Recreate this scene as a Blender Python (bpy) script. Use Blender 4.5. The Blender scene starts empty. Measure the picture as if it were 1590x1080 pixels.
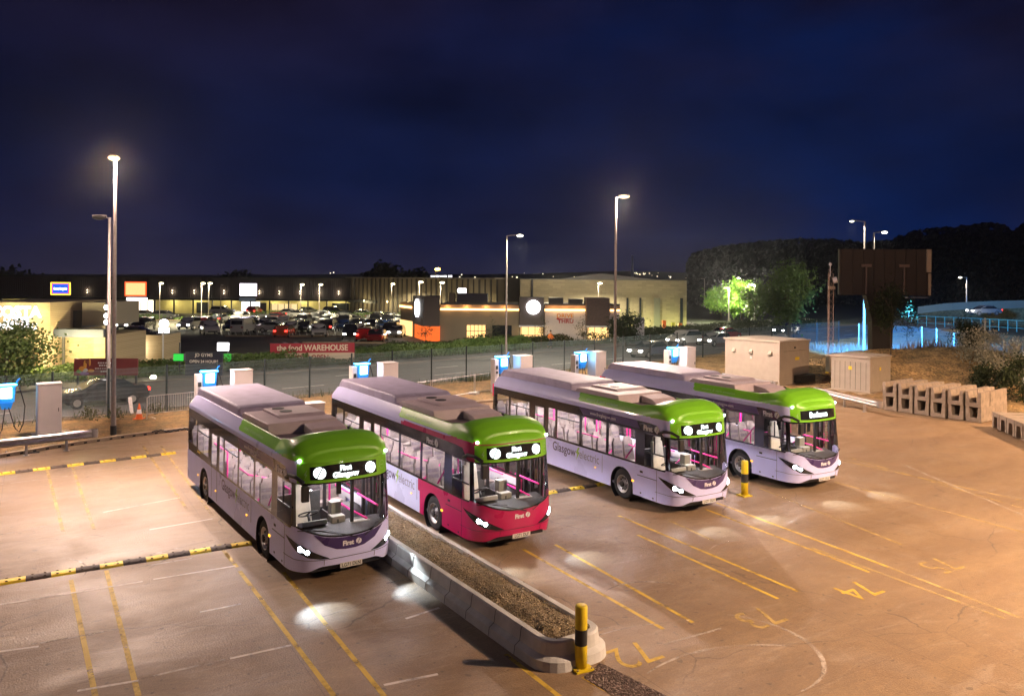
import bpy, bmesh, math, random
from mathutils import Vector, Matrix, noise as mnoise
random.seed(7)
R=math.radians
SC=bpy.context.scene
COL=SC.collection
# ------------------------------------------------------------ camera
CAMH=7.0; FPX=1239.5; YH=433.5; ROLL=0.007
cd=bpy.data.cameras.new('camera'); cam=bpy.data.objects.new('camera',cd); COL.objects.link(cam)
cd.sensor_width=36; cd.lens=FPX/1590*36; cd.shift_y=-106.5/1590; cd.clip_end=5000; cd.clip_start=.1
cam.matrix_world=Matrix.Translation((0,0,CAMH)) @ Matrix.Rotation(R(90),4,'X') @ Matrix.Rotation(ROLL,4,'Z')
SC.camera=cam
SC.view_settings.view_transform='Standard'; SC.view_settings.look='None'
SC.view_settings.exposure=0.0; SC.view_settings.gamma=1
SC.cycles.use_denoising=True
SC.cycles.max_bounces=7; SC.cycles.diffuse_bounces=2; SC.cycles.glossy_bounces=3; SC.cycles.transparent_max_bounces=16
SC.cycles.transmission_bounces=4
SC.cycles.sample_clamp_indirect=4.0
SC.cycles.caustics_reflective=False; SC.cycles.caustics_refractive=False
SC.cycles.use_light_tree=True
# ------------------------------------------------------------ world: cloudy night sky
W=bpy.data.worlds.new('World'); SC.world=W; W.use_nodes=True
nt=W.node_tree; N=nt.nodes; L=nt.links
for n in list(N): N.remove(n)
out=N.new('ShaderNodeOutputWorld'); bg=N.new('ShaderNodeBackground'); L.new(bg.outputs[0],out.inputs[0])
tc=N.new('ShaderNodeTexCoord'); sep=N.new('ShaderNodeSeparateXYZ'); L.new(tc.outputs['Generated'],sep.inputs[0])
elev=N.new('ShaderNodeValToRGB'); L.new(sep.outputs[2],elev.inputs[0])
cr=elev.color_ramp; cr.elements[0].position=0.0; cr.elements[0].color=(.0125,.0115,.027,1)
cr.elements[1].position=.5; cr.elements[1].color=(.009,.006,.014,1)
for p,c in ((.05,(.0065,.0080,.030)),(.12,(.0028,.0055,.026)),(.2,(.0035,.0055,.024)),(.32,(.0075,.0058,.0185))):
    e=cr.elements.new(p); e.color=(*c,1)
# bluer break in the cloud towards the right
azi=N.new('ShaderNodeMapRange'); L.new(sep.outputs[0],azi.inputs[0])
azi.inputs[1].default_value=-.30; azi.inputs[2].default_value=.35
azi.inputs[3].default_value=0; azi.inputs[4].default_value=1
blue=N.new('ShaderNodeMix'); blue.data_type='RGBA'; blue.inputs[7].default_value=(.0008,.0068,.042,1)
mp=N.new('ShaderNodeMapping'); mp.inputs['Scale'].default_value=(1.5,1.5,3.4); L.new(tc.outputs['Generated'],mp.inputs[0])
n1=N.new('ShaderNodeTexNoise'); n1.inputs['Scale'].default_value=1.7; n1.inputs['Detail'].default_value=6; n1.inputs['Roughness'].default_value=.52
L.new(mp.outputs[0],n1.inputs['Vector'])
r1=N.new('ShaderNodeMapRange'); r1.inputs[1].default_value=.36; r1.inputs[2].default_value=.66; L.new(n1.outputs[0],r1.inputs[0])
mm=N.new('ShaderNodeMath'); mm.operation='MULTIPLY'; L.new(r1.outputs[0],mm.inputs[0]); L.new(azi.outputs[0],mm.inputs[1])
L.new(mm.outputs[0],blue.inputs[0]); L.new(elev.outputs[0],blue.inputs[6])
n2=N.new('ShaderNodeTexNoise'); n2.inputs['Scale'].default_value=2.6; n2.inputs['Detail'].default_value=7; n2.inputs['Roughness'].default_value=.55
L.new(mp.outputs[0],n2.inputs['Vector'])
r2=N.new('ShaderNodeMapRange'); r2.inputs[1].default_value=.3; r2.inputs[2].default_value=.72; r2.inputs[3].default_value=.62; r2.inputs[4].default_value=1.40; L.new(n2.outputs[0],r2.inputs[0])
mul=N.new('ShaderNodeMix'); mul.data_type='RGBA'; mul.blend_type='MULTIPLY'; mul.inputs[0].default_value=1
L.new(blue.outputs[2],mul.inputs[6]); cb=N.new('ShaderNodeCombineXYZ')
for i in range(3): L.new(r2.outputs[0],cb.inputs[i])
L.new(cb.outputs[0],mul.inputs[7]); L.new(mul.outputs[2],bg.inputs[0]); bg.inputs[1].default_value=1.35

# ------------------------------------------------------------ coordinates measured on the ground
def ray(px,py):
    u=px-795; v=py-YH; c,s=math.cos(ROLL),math.sin(ROLL)
    return ((c*u+s*v)/FPX, -(-s*u+c*v)/FPX)
def G(px,py,z=0.0):
    a,b=ray(px,py); t=(z-CAMH)/b; return Vector((a*t,t,z))
def atY(px,py,Y):
    a,b=ray(px,py); return Vector((a*Y,Y,CAMH+b*Y))

# ------------------------------------------------------------ objects
def link(o,parent=None):
    COL.objects.link(o)
    if parent is not None: o.parent=parent
    return o
def tag(o,label=None,cat=None,group=None,kind=None):
    if label: o['label']=label
    if cat: o['category']=cat
    if group: o['group']=group
    if kind: o['kind']=kind
    return o
def empty(name,loc,rz=0,label=None,cat=None,group=None):
    o=bpy.data.objects.new(name,None); o.location=loc; o.rotation_euler=(0,0,rz); o.empty_display_size=.3
    link(o); return tag(o,label,cat,group)
def copy_tree(o,parent=None):
    c=o.copy(); link(c,parent)
    for ch in list(o.children): copy_tree(ch,c)
    return c
class MB:
    """collects geometry, then links it as one mesh object"""
    def __init__(s): s.v=[]; s.f=[]; s.m=[]; s.xf=None; s.mi=0
    def add(s,vs,fs,mi=None):
        b=len(s.v)
        if s.xf is not None: vs=[s.xf@Vector(v) for v in vs]
        s.v+= [tuple(v) for v in vs]; s.f+=[tuple(i+b for i in f) for f in fs]
        s.m+=[s.mi if mi is None else mi]*len(fs); return s
    def box(s,c,d,rz=0,mi=None,rx=0,ry=0,taper=1.0):
        x,y,z=d[0]/2,d[1]/2,d[2]/2; t=taper
        P=[(-x,-y,-z),(x,-y,-z),(x,y,-z),(-x,y,-z),(-x*t,-y*t,z),(x*t,-y*t,z),(x*t,y*t,z),(-x*t,y*t,z)]
        M=Matrix.Translation(c)@Matrix.Rotation(rz,4,'Z')@Matrix.Rotation(ry,4,'Y')@Matrix.Rotation(rx,4,'X')
        return s.add([M@Vector(p) for p in P],[(0,3,2,1),(4,5,6,7),(0,1,5,4),(1,2,6,5),(2,3,7,6),(3,0,4,7)],mi)
    def cyl(s,a,b,r,r2=None,n=12,mi=None,caps=True):
        a=Vector(a); b=Vector(b); r2=r if r2 is None else r2
        d=(b-a).normalized(); u=d.orthogonal().normalized(); w=d.cross(u)
        P=[]
        for c,q in ((a,r),(b,r2)):
            for i in range(n):
                t=2*math.pi*i/n; P.append(c+(u*math.cos(t)+w*math.sin(t))*q)
        F=[(i,(i+1)%n,n+(i+1)%n,n+i) for i in range(n)]
        if caps: F+=[tuple(range(n-1,-1,-1)),tuple(range(n,2*n))]
        return s.add(P,F,mi)
    def tube(s,pts,r,n=6,mi=None):
        pts=[Vector(p) for p in pts]; P=[];u=None
        for i,p in enumerate(pts):
            d=(pts[min(i+1,len(pts)-1)]-pts[max(i-1,0)]).normalized()
            if u is None: u=d.orthogonal().normalized()
            u=(u-d*u.dot(d)).normalized(); w=d.cross(u)
            for k in range(n):
                t=2*math.pi*k/n; P.append(p+(u*math.cos(t)+w*math.sin(t))*r)
        F=[]
        for i in range(len(pts)-1):
            for k in range(n): F.append((i*n+k,i*n+(k+1)%n,(i+1)*n+(k+1)%n,(i+1)*n+k))
        F+=[tuple(range(n-1,-1,-1)),tuple(range((len(pts)-1)*n,len(pts)*n))]
        return s.add(P,F,mi)
    def prism(s,poly,z0,z1,mi=None):
        n=len(poly)
        return s.add([(p[0],p[1],z0) for p in poly]+[(p[0],p[1],z1) for p in poly],
            [tuple(range(n-1,-1,-1)),tuple(range(n,2*n))]+[(i,(i+1)%n,n+(i+1)%n,n+i) for i in range(n)],mi)
    def ext(s,poly,y0,y1,mi=None):
        """polygon in x,z extruded along y"""
        n=len(poly)
        return s.add([(p[0],y0,p[1]) for p in poly]+[(p[0],y1,p[1]) for p in poly],
            [tuple(range(n)),tuple(range(2*n-1,n-1,-1))]+[(i,n+i,n+(i+1)%n,(i+1)%n) for i in range(n)],mi)
    def sph(s,c,r,n=12,m=8,mi=None,half=False):
        c=Vector(c); r=Vector(r) if hasattr(r,'__len__') else Vector((r,r,r)); P=[];F=[]
        for j in range(m+1):
            t=(math.pi if not half else math.pi/2)*j/m
            for i in range(n):
                a=2*math.pi*i/n; P.append((c.x+r.x*math.sin(t)*math.cos(a),c.y+r.y*math.sin(t)*math.sin(a),c.z+r.z*math.cos(t)))
        for j in range(m):
            for i in range(n): F.append((j*n+i,(j+1)*n+i,(j+1)*n+(i+1)%n,j*n+(i+1)%n))
        return s.add(P,F,mi)
    def quad(s,a,b,c,d,mi=None): return s.add([a,b,c,d],[(0,1,2,3)],mi)
    def lathe(s,prof,c=(0,0,0),axis='Z',n=24,mi=None):
        """prof: (radius, height) pairs"""
        P=[];F=[];c=Vector(c)
        for r,h in prof:
            for i in range(n):
                a=2*math.pi*i/n
                if axis=='Z': P.append(c+Vector((r*math.cos(a),r*math.sin(a),h)))
                elif axis=='Y': P.append(c+Vector((r*math.cos(a),h,r*math.sin(a))))
                else: P.append(c+Vector((h,r*math.cos(a),r*math.sin(a))))
        for j in range(len(prof)-1):
            for i in range(n): F.append((j*n+i,j*n+(i+1)%n,(j+1)*n+(i+1)%n,(j+1)*n+i))
        return s.add(P,F,mi)
    def mesh(s,name,mats,smooth=False):
        me=bpy.data.meshes.new(name); me.from_pydata(s.v,[],s.f)
        if not isinstance(mats,(list,tuple)): mats=[mats]
        for m in mats: me.materials.append(m)
        if any(s.m): me.polygons.foreach_set('material_index',s.m)
        if smooth: me.polygons.foreach_set('use_smooth',[True]*len(s.f))
        me.update(); return me
    def build(s,name,mats,parent=None,smooth=False,bevel=0,loc=None,rz=None,seg=2,fix=False):
        me=s.mesh(name,mats,smooth)
        if fix:
            bm=bmesh.new(); bm.from_mesh(me); bmesh.ops.remove_doubles(bm,verts=bm.verts,dist=1e-5)
            bmesh.ops.recalc_face_normals(bm,faces=bm.faces); bm.to_mesh(me); bm.free()
        o=bpy.data.objects.new(name,me); link(o,parent)
        if loc is not None: o.location=loc
        if rz is not None: o.rotation_euler=(0,0,rz)
        if bevel:
            b=o.modifiers.new('bevel','BEVEL'); b.width=bevel; b.segments=seg; b.limit_method='ANGLE'; b.angle_limit=R(40)
            b.harden_normals=False
        return o
def inst(name,me,parent=None,loc=(0,0,0),rot=(0,0,0)):
    o=bpy.data.objects.new(name,me); link(o,parent); o.location=loc; o.rotation_euler=rot; return o
def rect(p,q,w):
    """ground strip from p to q of width w"""
    p=Vector(p[:2]);q=Vector(q[:2]); d=(q-p).normalized(); n=Vector((-d.y,d.x))*w/2
    return [p-n,q-n,q+n,p+n]

# ------------------------------------------------------------ materials
_M={}
def mat(name,col=(.5,.5,.5),rough=.6,metal=0,emit=None,es=1,noise=0,nscale=8,spec=.5,coat=0,bump=0,bscale=40,light=True):
    if name in _M: return _M[name]
    m=bpy.data.materials.new(name); m.use_nodes=True; nt=m.node_tree; b=nt.nodes['Principled BSDF']
    b.inputs['Base Color'].default_value=(*col,1); b.inputs['Roughness'].default_value=rough; b.inputs['Metallic'].default_value=metal
    b.inputs['Specular IOR Level'].default_value=spec
    if coat: b.inputs['Coat Weight'].default_value=coat; b.inputs['Coat Roughness'].default_value=.06
    if emit: b.inputs['Emission Color'].default_value=(*emit,1); b.inputs['Emission Strength'].default_value=es
    if not light: m.cycles.emission_sampling='NONE'
    if noise or bump:
        t=nt.nodes.new('ShaderNodeTexCoord'); n=nt.nodes.new('ShaderNodeTexNoise'); n.inputs['Scale'].default_value=nscale; n.inputs['Detail'].default_value=5
        nt.links.new(t.outputs['Object'],n.inputs['Vector'])
        if noise:
            mr=nt.nodes.new('ShaderNodeMapRange'); mr.inputs[1].default_value=.3; mr.inputs[2].default_value=.7
            mr.inputs[3].default_value=1-noise; mr.inputs[4].default_value=1+noise; nt.links.new(n.outputs[0],mr.inputs[0])
            mx=nt.nodes.new('ShaderNodeMix'); mx.data_type='RGBA'; mx.blend_type='MULTIPLY'; mx.inputs[0].default_value=1
            mx.inputs[6].default_value=(*col,1); nt.links.new(mr.outputs[0],mx.inputs[7]); nt.links.new(mx.outputs[2],b.inputs['Base Color'])
            mr2=nt.nodes.new('ShaderNodeMapRange'); mr2.inputs[3].default_value=max(0,rough-.15*noise*3); mr2.inputs[4].default_value=min(1,rough+.15*noise*3)
            nt.links.new(n.outputs[0],mr2.inputs[0]); nt.links.new(mr2.outputs[0],b.inputs['Roughness'])
        if bump:
            n2=nt.nodes.new('ShaderNodeTexNoise'); n2.inputs['Scale'].default_value=bscale; n2.inputs['Detail'].default_value=4
            nt.links.new(t.outputs['Object'],n2.inputs['Vector'])
            bp=nt.nodes.new('ShaderNodeBump'); bp.inputs['Strength'].default_value=bump; bp.inputs['Distance'].default_value=.02
            nt.links.new(n2.outputs[0],bp.inputs['Height']); nt.links.new(bp.outputs[0],b.inputs['Normal'])
    _M[name]=m; return m
def glow(name,col,s,light=True):
    if name in _M: return _M[name]
    m=bpy.data.materials.new(name); m.use_nodes=True; nt=m.node_tree
    nt.nodes.remove(nt.nodes['Principled BSDF']); e=nt.nodes.new('ShaderNodeEmission'); e.inputs[0].default_value=(*col,1); e.inputs[1].default_value=s
    nt.links.new(e.outputs[0],nt.nodes['Material Output'].inputs[0])
    if not light: m.cycles.emission_sampling='NONE'
    _M[name]=m; return m
def glass(name,tint=(.75,.78,.8),refl=.9,rough=.02):
    if name in _M: return _M[name]
    m=bpy.data.materials.new(name); m.use_nodes=True; nt=m.node_tree
    nt.nodes.remove(nt.nodes['Principled BSDF'])
    t=nt.nodes.new('ShaderNodeBsdfTransparent'); t.inputs[0].default_value=(*tint,1)
    g=nt.nodes.new('ShaderNodeBsdfGlossy'); g.inputs[0].default_value=(refl,refl,refl,1); g.inputs[1].default_value=rough
    f=nt.nodes.new('ShaderNodeFresnel'); f.inputs[0].default_value=1.5; x=nt.nodes.new('ShaderNodeMixShader')
    nt.links.new(f.outputs[0],x.inputs[0]); nt.links.new(t.outputs[0],x.inputs[1]); nt.links.new(g.outputs[0],x.inputs[2])
    nt.links.new(x.outputs[0],nt.nodes['Material Output'].inputs[0]); _M[name]=m; return m

# ------------------------------------------------------------ lettering
def text_mesh(s,size,bold=0.0,shear=0,ext=0.0,align='CENTER',sx=1.0):
    c=bpy.data.curves.new('lettering','FONT'); c.body=s; c.size=size; c.align_x=align; c.align_y='CENTER'; c.offset=bold; c.shear=shear; c.extrude=ext
    c.resolution_u=3
    o=bpy.data.objects.new('lettering',c); COL.objects.link(o)
    dg=bpy.context.evaluated_depsgraph_get(); dg.update(); me=bpy.data.meshes.new_from_object(o.evaluated_get(dg))
    bpy.data.objects.remove(o); bpy.data.curves.remove(c); me.name='lettering'
    if sx!=1:
        for v in me.vertices: v.co.x*=sx
    return me
def place_text(name,s,size,mt,X,Y,org,parent=None,fn=None,**k):
    """lettering in the plane spanned by X (reading direction) and Y (up)"""
    me=text_mesh(s,size,**k); me.materials.clear(); me.materials.append(mt)
    X=Vector(X).normalized();Y=Vector(Y).normalized();Z=X.cross(Y); org=Vector(org)
    for v in me.vertices:
        if fn: v.co=fn(v.co.x,v.co.y)
        else: v.co=org+X*v.co.x+Y*v.co.y+Z*v.co.z
    me.update(); o=bpy.data.objects.new(name,me); link(o,parent); return o
def lamp(name,kind,loc,power,col,parent=None,rot=None,size=.25,spot=None,blend=.3):
    l=bpy.data.lights.new(name,kind); l.energy=power; l.color=col; l.shadow_soft_size=size
    if kind=='SPOT': l.spot_size=spot; l.spot_blend=blend
    o=bpy.data.objects.new(name,l); link(o,parent); o.location=loc
    if rot: o.rotation_euler=rot
    return o
# ============================================================ GROUND
def nodes(name):
    m=bpy.data.materials.new(name); m.use_nodes=True; _M[name]=m; return m,m.node_tree,m.node_tree.nodes,m.node_tree.links,m.node_tree.nodes['Principled BSDF']
BAYANG=R(31.0)    # direction across the bays
def concrete():
    m,nt,N,L,b=nodes('yard concrete')
    tc=N.new('ShaderNodeTexCoord'); mp=N.new('ShaderNodeMapping'); mp.inputs['Rotation'].default_value=(0,0,-BAYANG); L.new(tc.outputs['Object'],mp.inputs[0])
    def noise(sc,det,scale=(1,1,1),rough=.55,dist=0):
        q=N.new('ShaderNodeMapping'); q.inputs['Scale'].default_value=scale; L.new(mp.outputs[0],q.inputs[0])
        n=N.new('ShaderNodeTexNoise'); n.inputs['Scale'].default_value=sc; n.inputs['Detail'].default_value=det; n.inputs['Roughness'].default_value=rough; n.inputs['Distortion'].default_value=dist
        L.new(q.outputs[0],n.inputs['Vector']); return n.outputs[0]
    def rng(x,a,c,d=0,e=1):
        r=N.new('ShaderNodeMapRange'); r.inputs[1].default_value=a; r.inputs[2].default_value=c; r.inputs[3].default_value=d; r.inputs[4].default_value=e; L.new(x,r.inputs[0]); return r.outputs[0]
    def math_(op,x,y):
        q=N.new('ShaderNodeMath'); q.operation=op
        for i,v in enumerate((x,y)):
            if isinstance(v,(int,float)): q.inputs[i].default_value=v
            else: L.new(v,q.inputs[i])
        return q.outputs[0]
    def mix(f,a,c):
        q=N.new('ShaderNodeMix'); q.data_type='RGBA'
        if isinstance(f,(int,float)): q.inputs[0].default_value=f
        else: L.new(f,q.inputs[0])
        for i,v in ((6,a),(7,c)):
            if isinstance(v,tuple): q.inputs[i].default_value=(*v,1)
            else: L.new(v,q.inputs[i])
        return q.outputs[2]
    big=rng(noise(.10,5,(1,1,1)),.35,.65); streak=rng(noise(.9,6,(.18,1.0,1),.6),.36,.68); med=rng(noise(.55,7,(.6,1,1),.65,.6),.38,.66); fine=rng(noise(26,4),.3,.7)
    swirl=rng(noise(.35,8,(1,.5,1),.7,1.6),.55,.70)
    c=mix(big,(.36,.235,.12),(.46,.31,.17)); c=mix(math_('MULTIPLY',streak,.75),c,(.25,.15,.080)); c=mix(math_('MULTIPLY',med,.6),c,(.20,.12,.062))
    c=mix(math_('MULTIPLY',swirl,.35),c,(.46,.36,.27))
    st=rng(noise(.24,3,(1,1,1),.5,.4),.66,.72); c=mix(math_('MULTIPLY',st,.45),c,(.10,.07,.05))
    g2=rng(noise(3.2,8,(.5,1,1),.75,.8),.42,.60); c=mix(math_('MULTIPLY',g2,.30),c,(.16,.11,.07))
    g3=rng(noise(1.4,8,(.25,1,1),.7,2.2),.56,.64); c=mix(math_('MULTIPLY',g3,.30),c,(.50,.40,.30))
    c=mix(math_('MULTIPLY',fine,.42),c,(.13,.09,.06))
    g4=rng(noise(8,6,(.7,1,1),.8,.5),.40,.62); c=mix(math_('MULTIPLY',g4,.32),c,(.15,.10,.06))
    vo=N.new('ShaderNodeTexVoronoi'); vo.feature='DISTANCE_TO_EDGE'; vo.inputs['Scale'].default_value=.16; qd=N.new('ShaderNodeMixRGB') if False else None
    dn=N.new('ShaderNodeVectorMath'); dn.operation='ADD'; nz=N.new('ShaderNodeTexNoise'); nz.inputs['Scale'].default_value=.6; nz.inputs['Detail'].default_value=5; L.new(mp.outputs[0],nz.inputs['Vector']); L.new(mp.outputs[0],dn.inputs[0]); L.new(nz.outputs['Color'],dn.inputs[1]); L.new(dn.outputs[0],vo.inputs['Vector'])
    ck=rng(vo.outputs['Distance'],.0012,.0035,1,0); c=mix(math_('MULTIPLY',math_('MULTIPLY',ck,med),.8),c,(.06,.04,.03))
    sp2=noise(5.5,2,(1,1,1),.3); c=mix(math_('MULTIPLY',rng(sp2,.70,.73),.55),c,(.07,.05,.035))
    sp=noise(85,2); c=mix(math_('MULTIPLY',rng(sp,.60,.68),.45),c,(.62,.48,.34))
    # slab joints: dark sawn lines across and along the bays
    sx=N.new('ShaderNodeSeparateXYZ'); L.new(mp.outputs[0],sx.inputs[0])
    for ch,per,off in ((0,5.05,.8),(1,2.55,1.1)):
        q=math_('FRACT',math_('DIVIDE',math_('ADD',sx.outputs[ch],off+100*per),per),0); q=math_('ABSOLUTE',math_('SUBTRACT',q,.5),0)
        ln=rng(q,.5-.010/per,.5-.004/per); c=mix(math_('MULTIPLY',ln,.55 if ch==0 else .30),c,(.08,.055,.04))
    L.new(c,b.inputs['Base Color'])
    ro=math_('ADD',math_('MULTIPLY',med,.25),.42); L.new(ro,b.inputs['Roughness']); b.inputs['Specular IOR Level'].default_value=.4
    bp=N.new('ShaderNodeBump'); bp.inputs['Strength'].default_value=.35; bp.inputs['Distance'].default_value=.012
    L.new(math_('ADD',fine,math_('MULTIPLY',med,1.5)),bp.inputs['Height']); L.new(bp.outputs[0],b.inputs['Normal'])
    return m
def soilmat(name,a,c2,sc=3,bump=.6,bs=30,vor=False,dist=.05):
    m,nt,N,L,b=nodes(name); tc=N.new('ShaderNodeTexCoord')
    n=N.new('ShaderNodeTexNoise'); n.inputs['Scale'].default_value=sc*.3; n.inputs['Detail'].default_value=8; n.inputs['Roughness'].default_value=.65; L.new(tc.outputs['Object'],n.inputs['Vector'])
    r=N.new('ShaderNodeMapRange'); r.inputs[1].default_value=.35; r.inputs[2].default_value=.66; L.new(n.outputs[0],r.inputs[0])
    x=N.new('ShaderNodeMix'); x.data_type='RGBA'; x.inputs[6].default_value=(*a,1); x.inputs[7].default_value=(*c2,1); L.new(r.outputs[0],x.inputs[0])
    v=N.new('ShaderNodeTexVoronoi'); v.inputs['Scale'].default_value=bs; L.new(tc.outputs['Object'],v.inputs['Vector'])
    y=N.new('ShaderNodeMix'); y.data_type='RGBA'; y.blend_type='MULTIPLY'; y.inputs[0].default_value=.75; L.new(x.outputs[2],y.inputs[6])
    vr=N.new('ShaderNodeMapRange'); vr.inputs[3].default_value=.45; vr.inputs[4].default_value=1.5; 
    sv=N.new('ShaderNodeSeparateColor'); L.new(v.outputs['Color'],sv.inputs[0]); L.new(sv.outputs[0],vr.inputs[0]); L.new(vr.outputs[0],y.inputs[7])
    L.new(y.outputs[2],b.inputs['Base Color']); b.inputs['Roughness'].default_value=.9
    bp=N.new('ShaderNodeBump'); bp.inputs['Strength'].default_value=bump; bp.inputs['Distance'].default_value=dist; L.new(v.outputs['Distance'],bp.inputs['Height']); bp.invert=True
    L.new(bp.outputs[0],b.inputs['Normal']); return m
CONC=concrete()
SOIL=soilmat('sandy verge soil',(.27,.155,.055),(.13,.09,.035),4,.7,14)
MOUND=soilmat('earth bank soil',(.48,.30,.12),(.15,.105,.04),2.0,.9,7,dist=.15)
GRAV=soilmat('planter gravel',(.30,.22,.12),(.20,.15,.085),6,1.0,24,dist=.04)
GRAVD=soilmat('dark gravel',(.12,.075,.06),(.07,.045,.035),6,1.0,30,dist=.03)
TARM=soilmat('road tarmac',(.105,.102,.10),(.08,.078,.08),1.2,.3,60,dist=.01)
PAVE=soilmat('footway asphalt',(.085,.08,.075),(.065,.062,.06),1.5,.3,50,dist=.01)
PARK=soilmat('car park tarmac',(.13,.118,.09),(.085,.08,.065),.8,.3,50,dist=.01)
FIELD=soilmat('dark grass ground',(.028,.04,.014),(.018,.022,.010),1.0,.5,5)
KERB=mat('kerb concrete',(.33,.25,.17),.8,noise=.2,nscale=3,bump=.3)
YLINE=mat('worn yellow paint',(.42,.27,.05),.7,noise=.30,nscale=2.2); WLINE=mat('worn white paint',(.50,.42,.33),.7,noise=.3,nscale=2)
def worn(name,col,thr,sc=1.6):
    """paint that has worn away in patches, so the concrete shows through"""
    m,nt,N,L,b=nodes(name); b.inputs['Base Color'].default_value=(*col,1); b.inputs['Roughness'].default_value=.65
    tc=N.new('ShaderNodeTexCoord'); n=N.new('ShaderNodeTexNoise'); n.inputs['Scale'].default_value=sc; n.inputs['Detail'].default_value=8; n.inputs['Roughness'].default_value=.7; L.new(tc.outputs['Object'],n.inputs['Vector'])
    r=N.new('ShaderNodeMapRange'); r.inputs[1].default_value=thr-.10; r.inputs[2].default_value=thr+.10; r.inputs[3].default_value=.15; r.inputs[4].default_value=.85; L.new(n.outputs[0],r.inputs[0]); L.new(r.outputs[0],b.inputs['Alpha']); return m
YL=worn('worn yellow line',(.70,.46,.06),.43); YF=worn('faded yellow line',(.58,.40,.13),.49); WL=worn('worn white line',(.78,.68,.58),.42); WF=worn('faded white line',(.62,.52,.42),.54)
def struct(o): return tag(o,kind='structure')
b=MB(); b.quad((-900,-40,-.35),(900,-40,-.35),(900,3000,-.35),(-900,3000,-.35)); struct(b.build('ground',FIELD))
YARD=[(-60,-12),(60,-12),(45,20),(30,30),(27.5,36),(26.5,41),(23.5,45),(20.6,50.4),(15.5,53.5),(9.5,50.8),(0,46.2),(-8,41.2),(-15.0,36.4),(-17.05,34.46),(-18.35,32.8),(-19.68,30.76),(-23.5,26.5),(-40,8)]
b=MB(); b.prism(YARD,-.3,0); struct(b.build('yard_paving',CONC))
# verge, earth bank and everything up to the road: one sheet with real relief
FA=.862
def fence_y(x): return 37.6+(x+21.6)*FA if x<9 else 63.98+(x-9)*.965
RIDGE=[(23.5,59,1.0),(28,61,1.75),(33,61,1.9),(37,56,1.7),(38,48,1.6),(37,40,1.5),(38,30,1.3),(40,15,1.2)]
def pip(x,y,P):
    c=False; n=len(P)
    for i in range(n):
        a,b2=P[i],P[(i+1)%n]
        if (a[1]>y)!=(b2[1]>y) and x<(b2[0]-a[0])*(y-a[1])/(b2[1]-a[1])+a[0]: c=not c
    return c
def dseg(x,y,a,b2):
    vx,vy=b2[0]-a[0],b2[1]-a[1]; t=max(0,min(1,((x-a[0])*vx+(y-a[1])*vy)/(vx*vx+vy*vy))); return math.hypot(x-a[0]-t*vx,y-a[1]-t*vy),t
def dyard(x,y):
    d=min(dseg(x,y,YARD[i],YARD[(i+1)%len(YARD)])[0] for i in range(len(YARD)))
    return -d if pip(x,y,YARD) else d
def land(x,y):
    d=dyard(x,y)
    if d<=0: return -.2
    h=.10+.02*mnoise.noise(Vector((x,y,0))*.8)
    best=0
    for a,c in zip(RIDGE,RIDGE[1:]):
        q,t=dseg(x,y,a,c); hh=a[2]+(c[2]-a[2])*t; w=8.0
        best=max(best,hh*(1-sstep0(0,w,q)))
    k=sstep0(.3,4.5,d)
    lump=(mnoise.noise(Vector((x*.35,y*.35,3)))*.35+mnoise.noise(Vector((x*.9,y*.9,1)))*.16+mnoise.noise(Vector((x*2.6,y*2.6,5)))*.06)
    h+=best*k+lump*k*min(1,best+.10)
    # gentle slope down towards the road behind the fence
    f=y-fence_y(x)
    if f>0 and x<20: h=h*(1-sstep0(0,3,f))+.0
    return h
def sstep0(a,b,x): t=min(1,max(0,(x-a)/(b-a))); return t*t*(3-2*t)
def road_near(x): return 41.0+(x+20)*.905+ (2.0 if x>-20 else 2.0)
b=MB(); xs=[-46+.8*i for i in range(int(112/.8))]; idx={}
RN0=(-60,10); 
def vert(x,y):
    k=(round(x,3),round(y,3))
    if k not in idx: idx[k]=len(b.v); b.v.append((x,y,land(x,y)))
    return idx[k]
yy0=18
for i,x in enumerate(xs[:-1]):
    x1=xs[i+1]
    y=yy0
    while y<112:
        y1=y+.8; cx,cy=x+.4,y+.4
        if dyard(cx,cy)>-1.2 and cy<fence_y(cx)+ (2.6 if cx<16 else 2.6) and cy>-x*.9-10-8:
            b.f.append((vert(x,y),vert(x1,y),vert(x1,y1),vert(x,y1))); b.m.append(1 if cx>14 and dyard(cx,cy)>1 else 0)
        y=y1
struct(b.build('verge',[SOIL,MOUND],smooth=True))
# kerb along the yard edge with dark drain slots
b=MB(); kl=[(-40,8),(-23.5,26.5),(-19.68,30.76),(-18.35,32.8),(-17.05,34.46),(-15.0,36.4),(-8,41.2),(0,46.2),(9.5,50.8)]
for p,q in zip(kl,kl[1:]): b.prism([tuple(v) for v in rect(p,q,.22)],-.1,.14)
struct(b.build('kerb',KERB)); b=MB()
p=Vector((-23.5,26.5)); q=Vector((-19.68,30.76))
pts=[Vector(v) for v in kl[1:6]]
for s,e in zip(pts,pts[1:]):
    d=(e-s); n=int(d.length/.45); u=d.normalized(); nn=Vector((u.y,-u.x))
    for k in range(n):
        c=s+d*(k+.5)/n+nn*.115; b.box((c.x,c.y,.06),(.12,.02,.07),rz=math.atan2(u.y,u.x))
struct(b.build('kerb_drain_slots',mat('drain slot',(.01,.008,.006),.9)))
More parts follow.
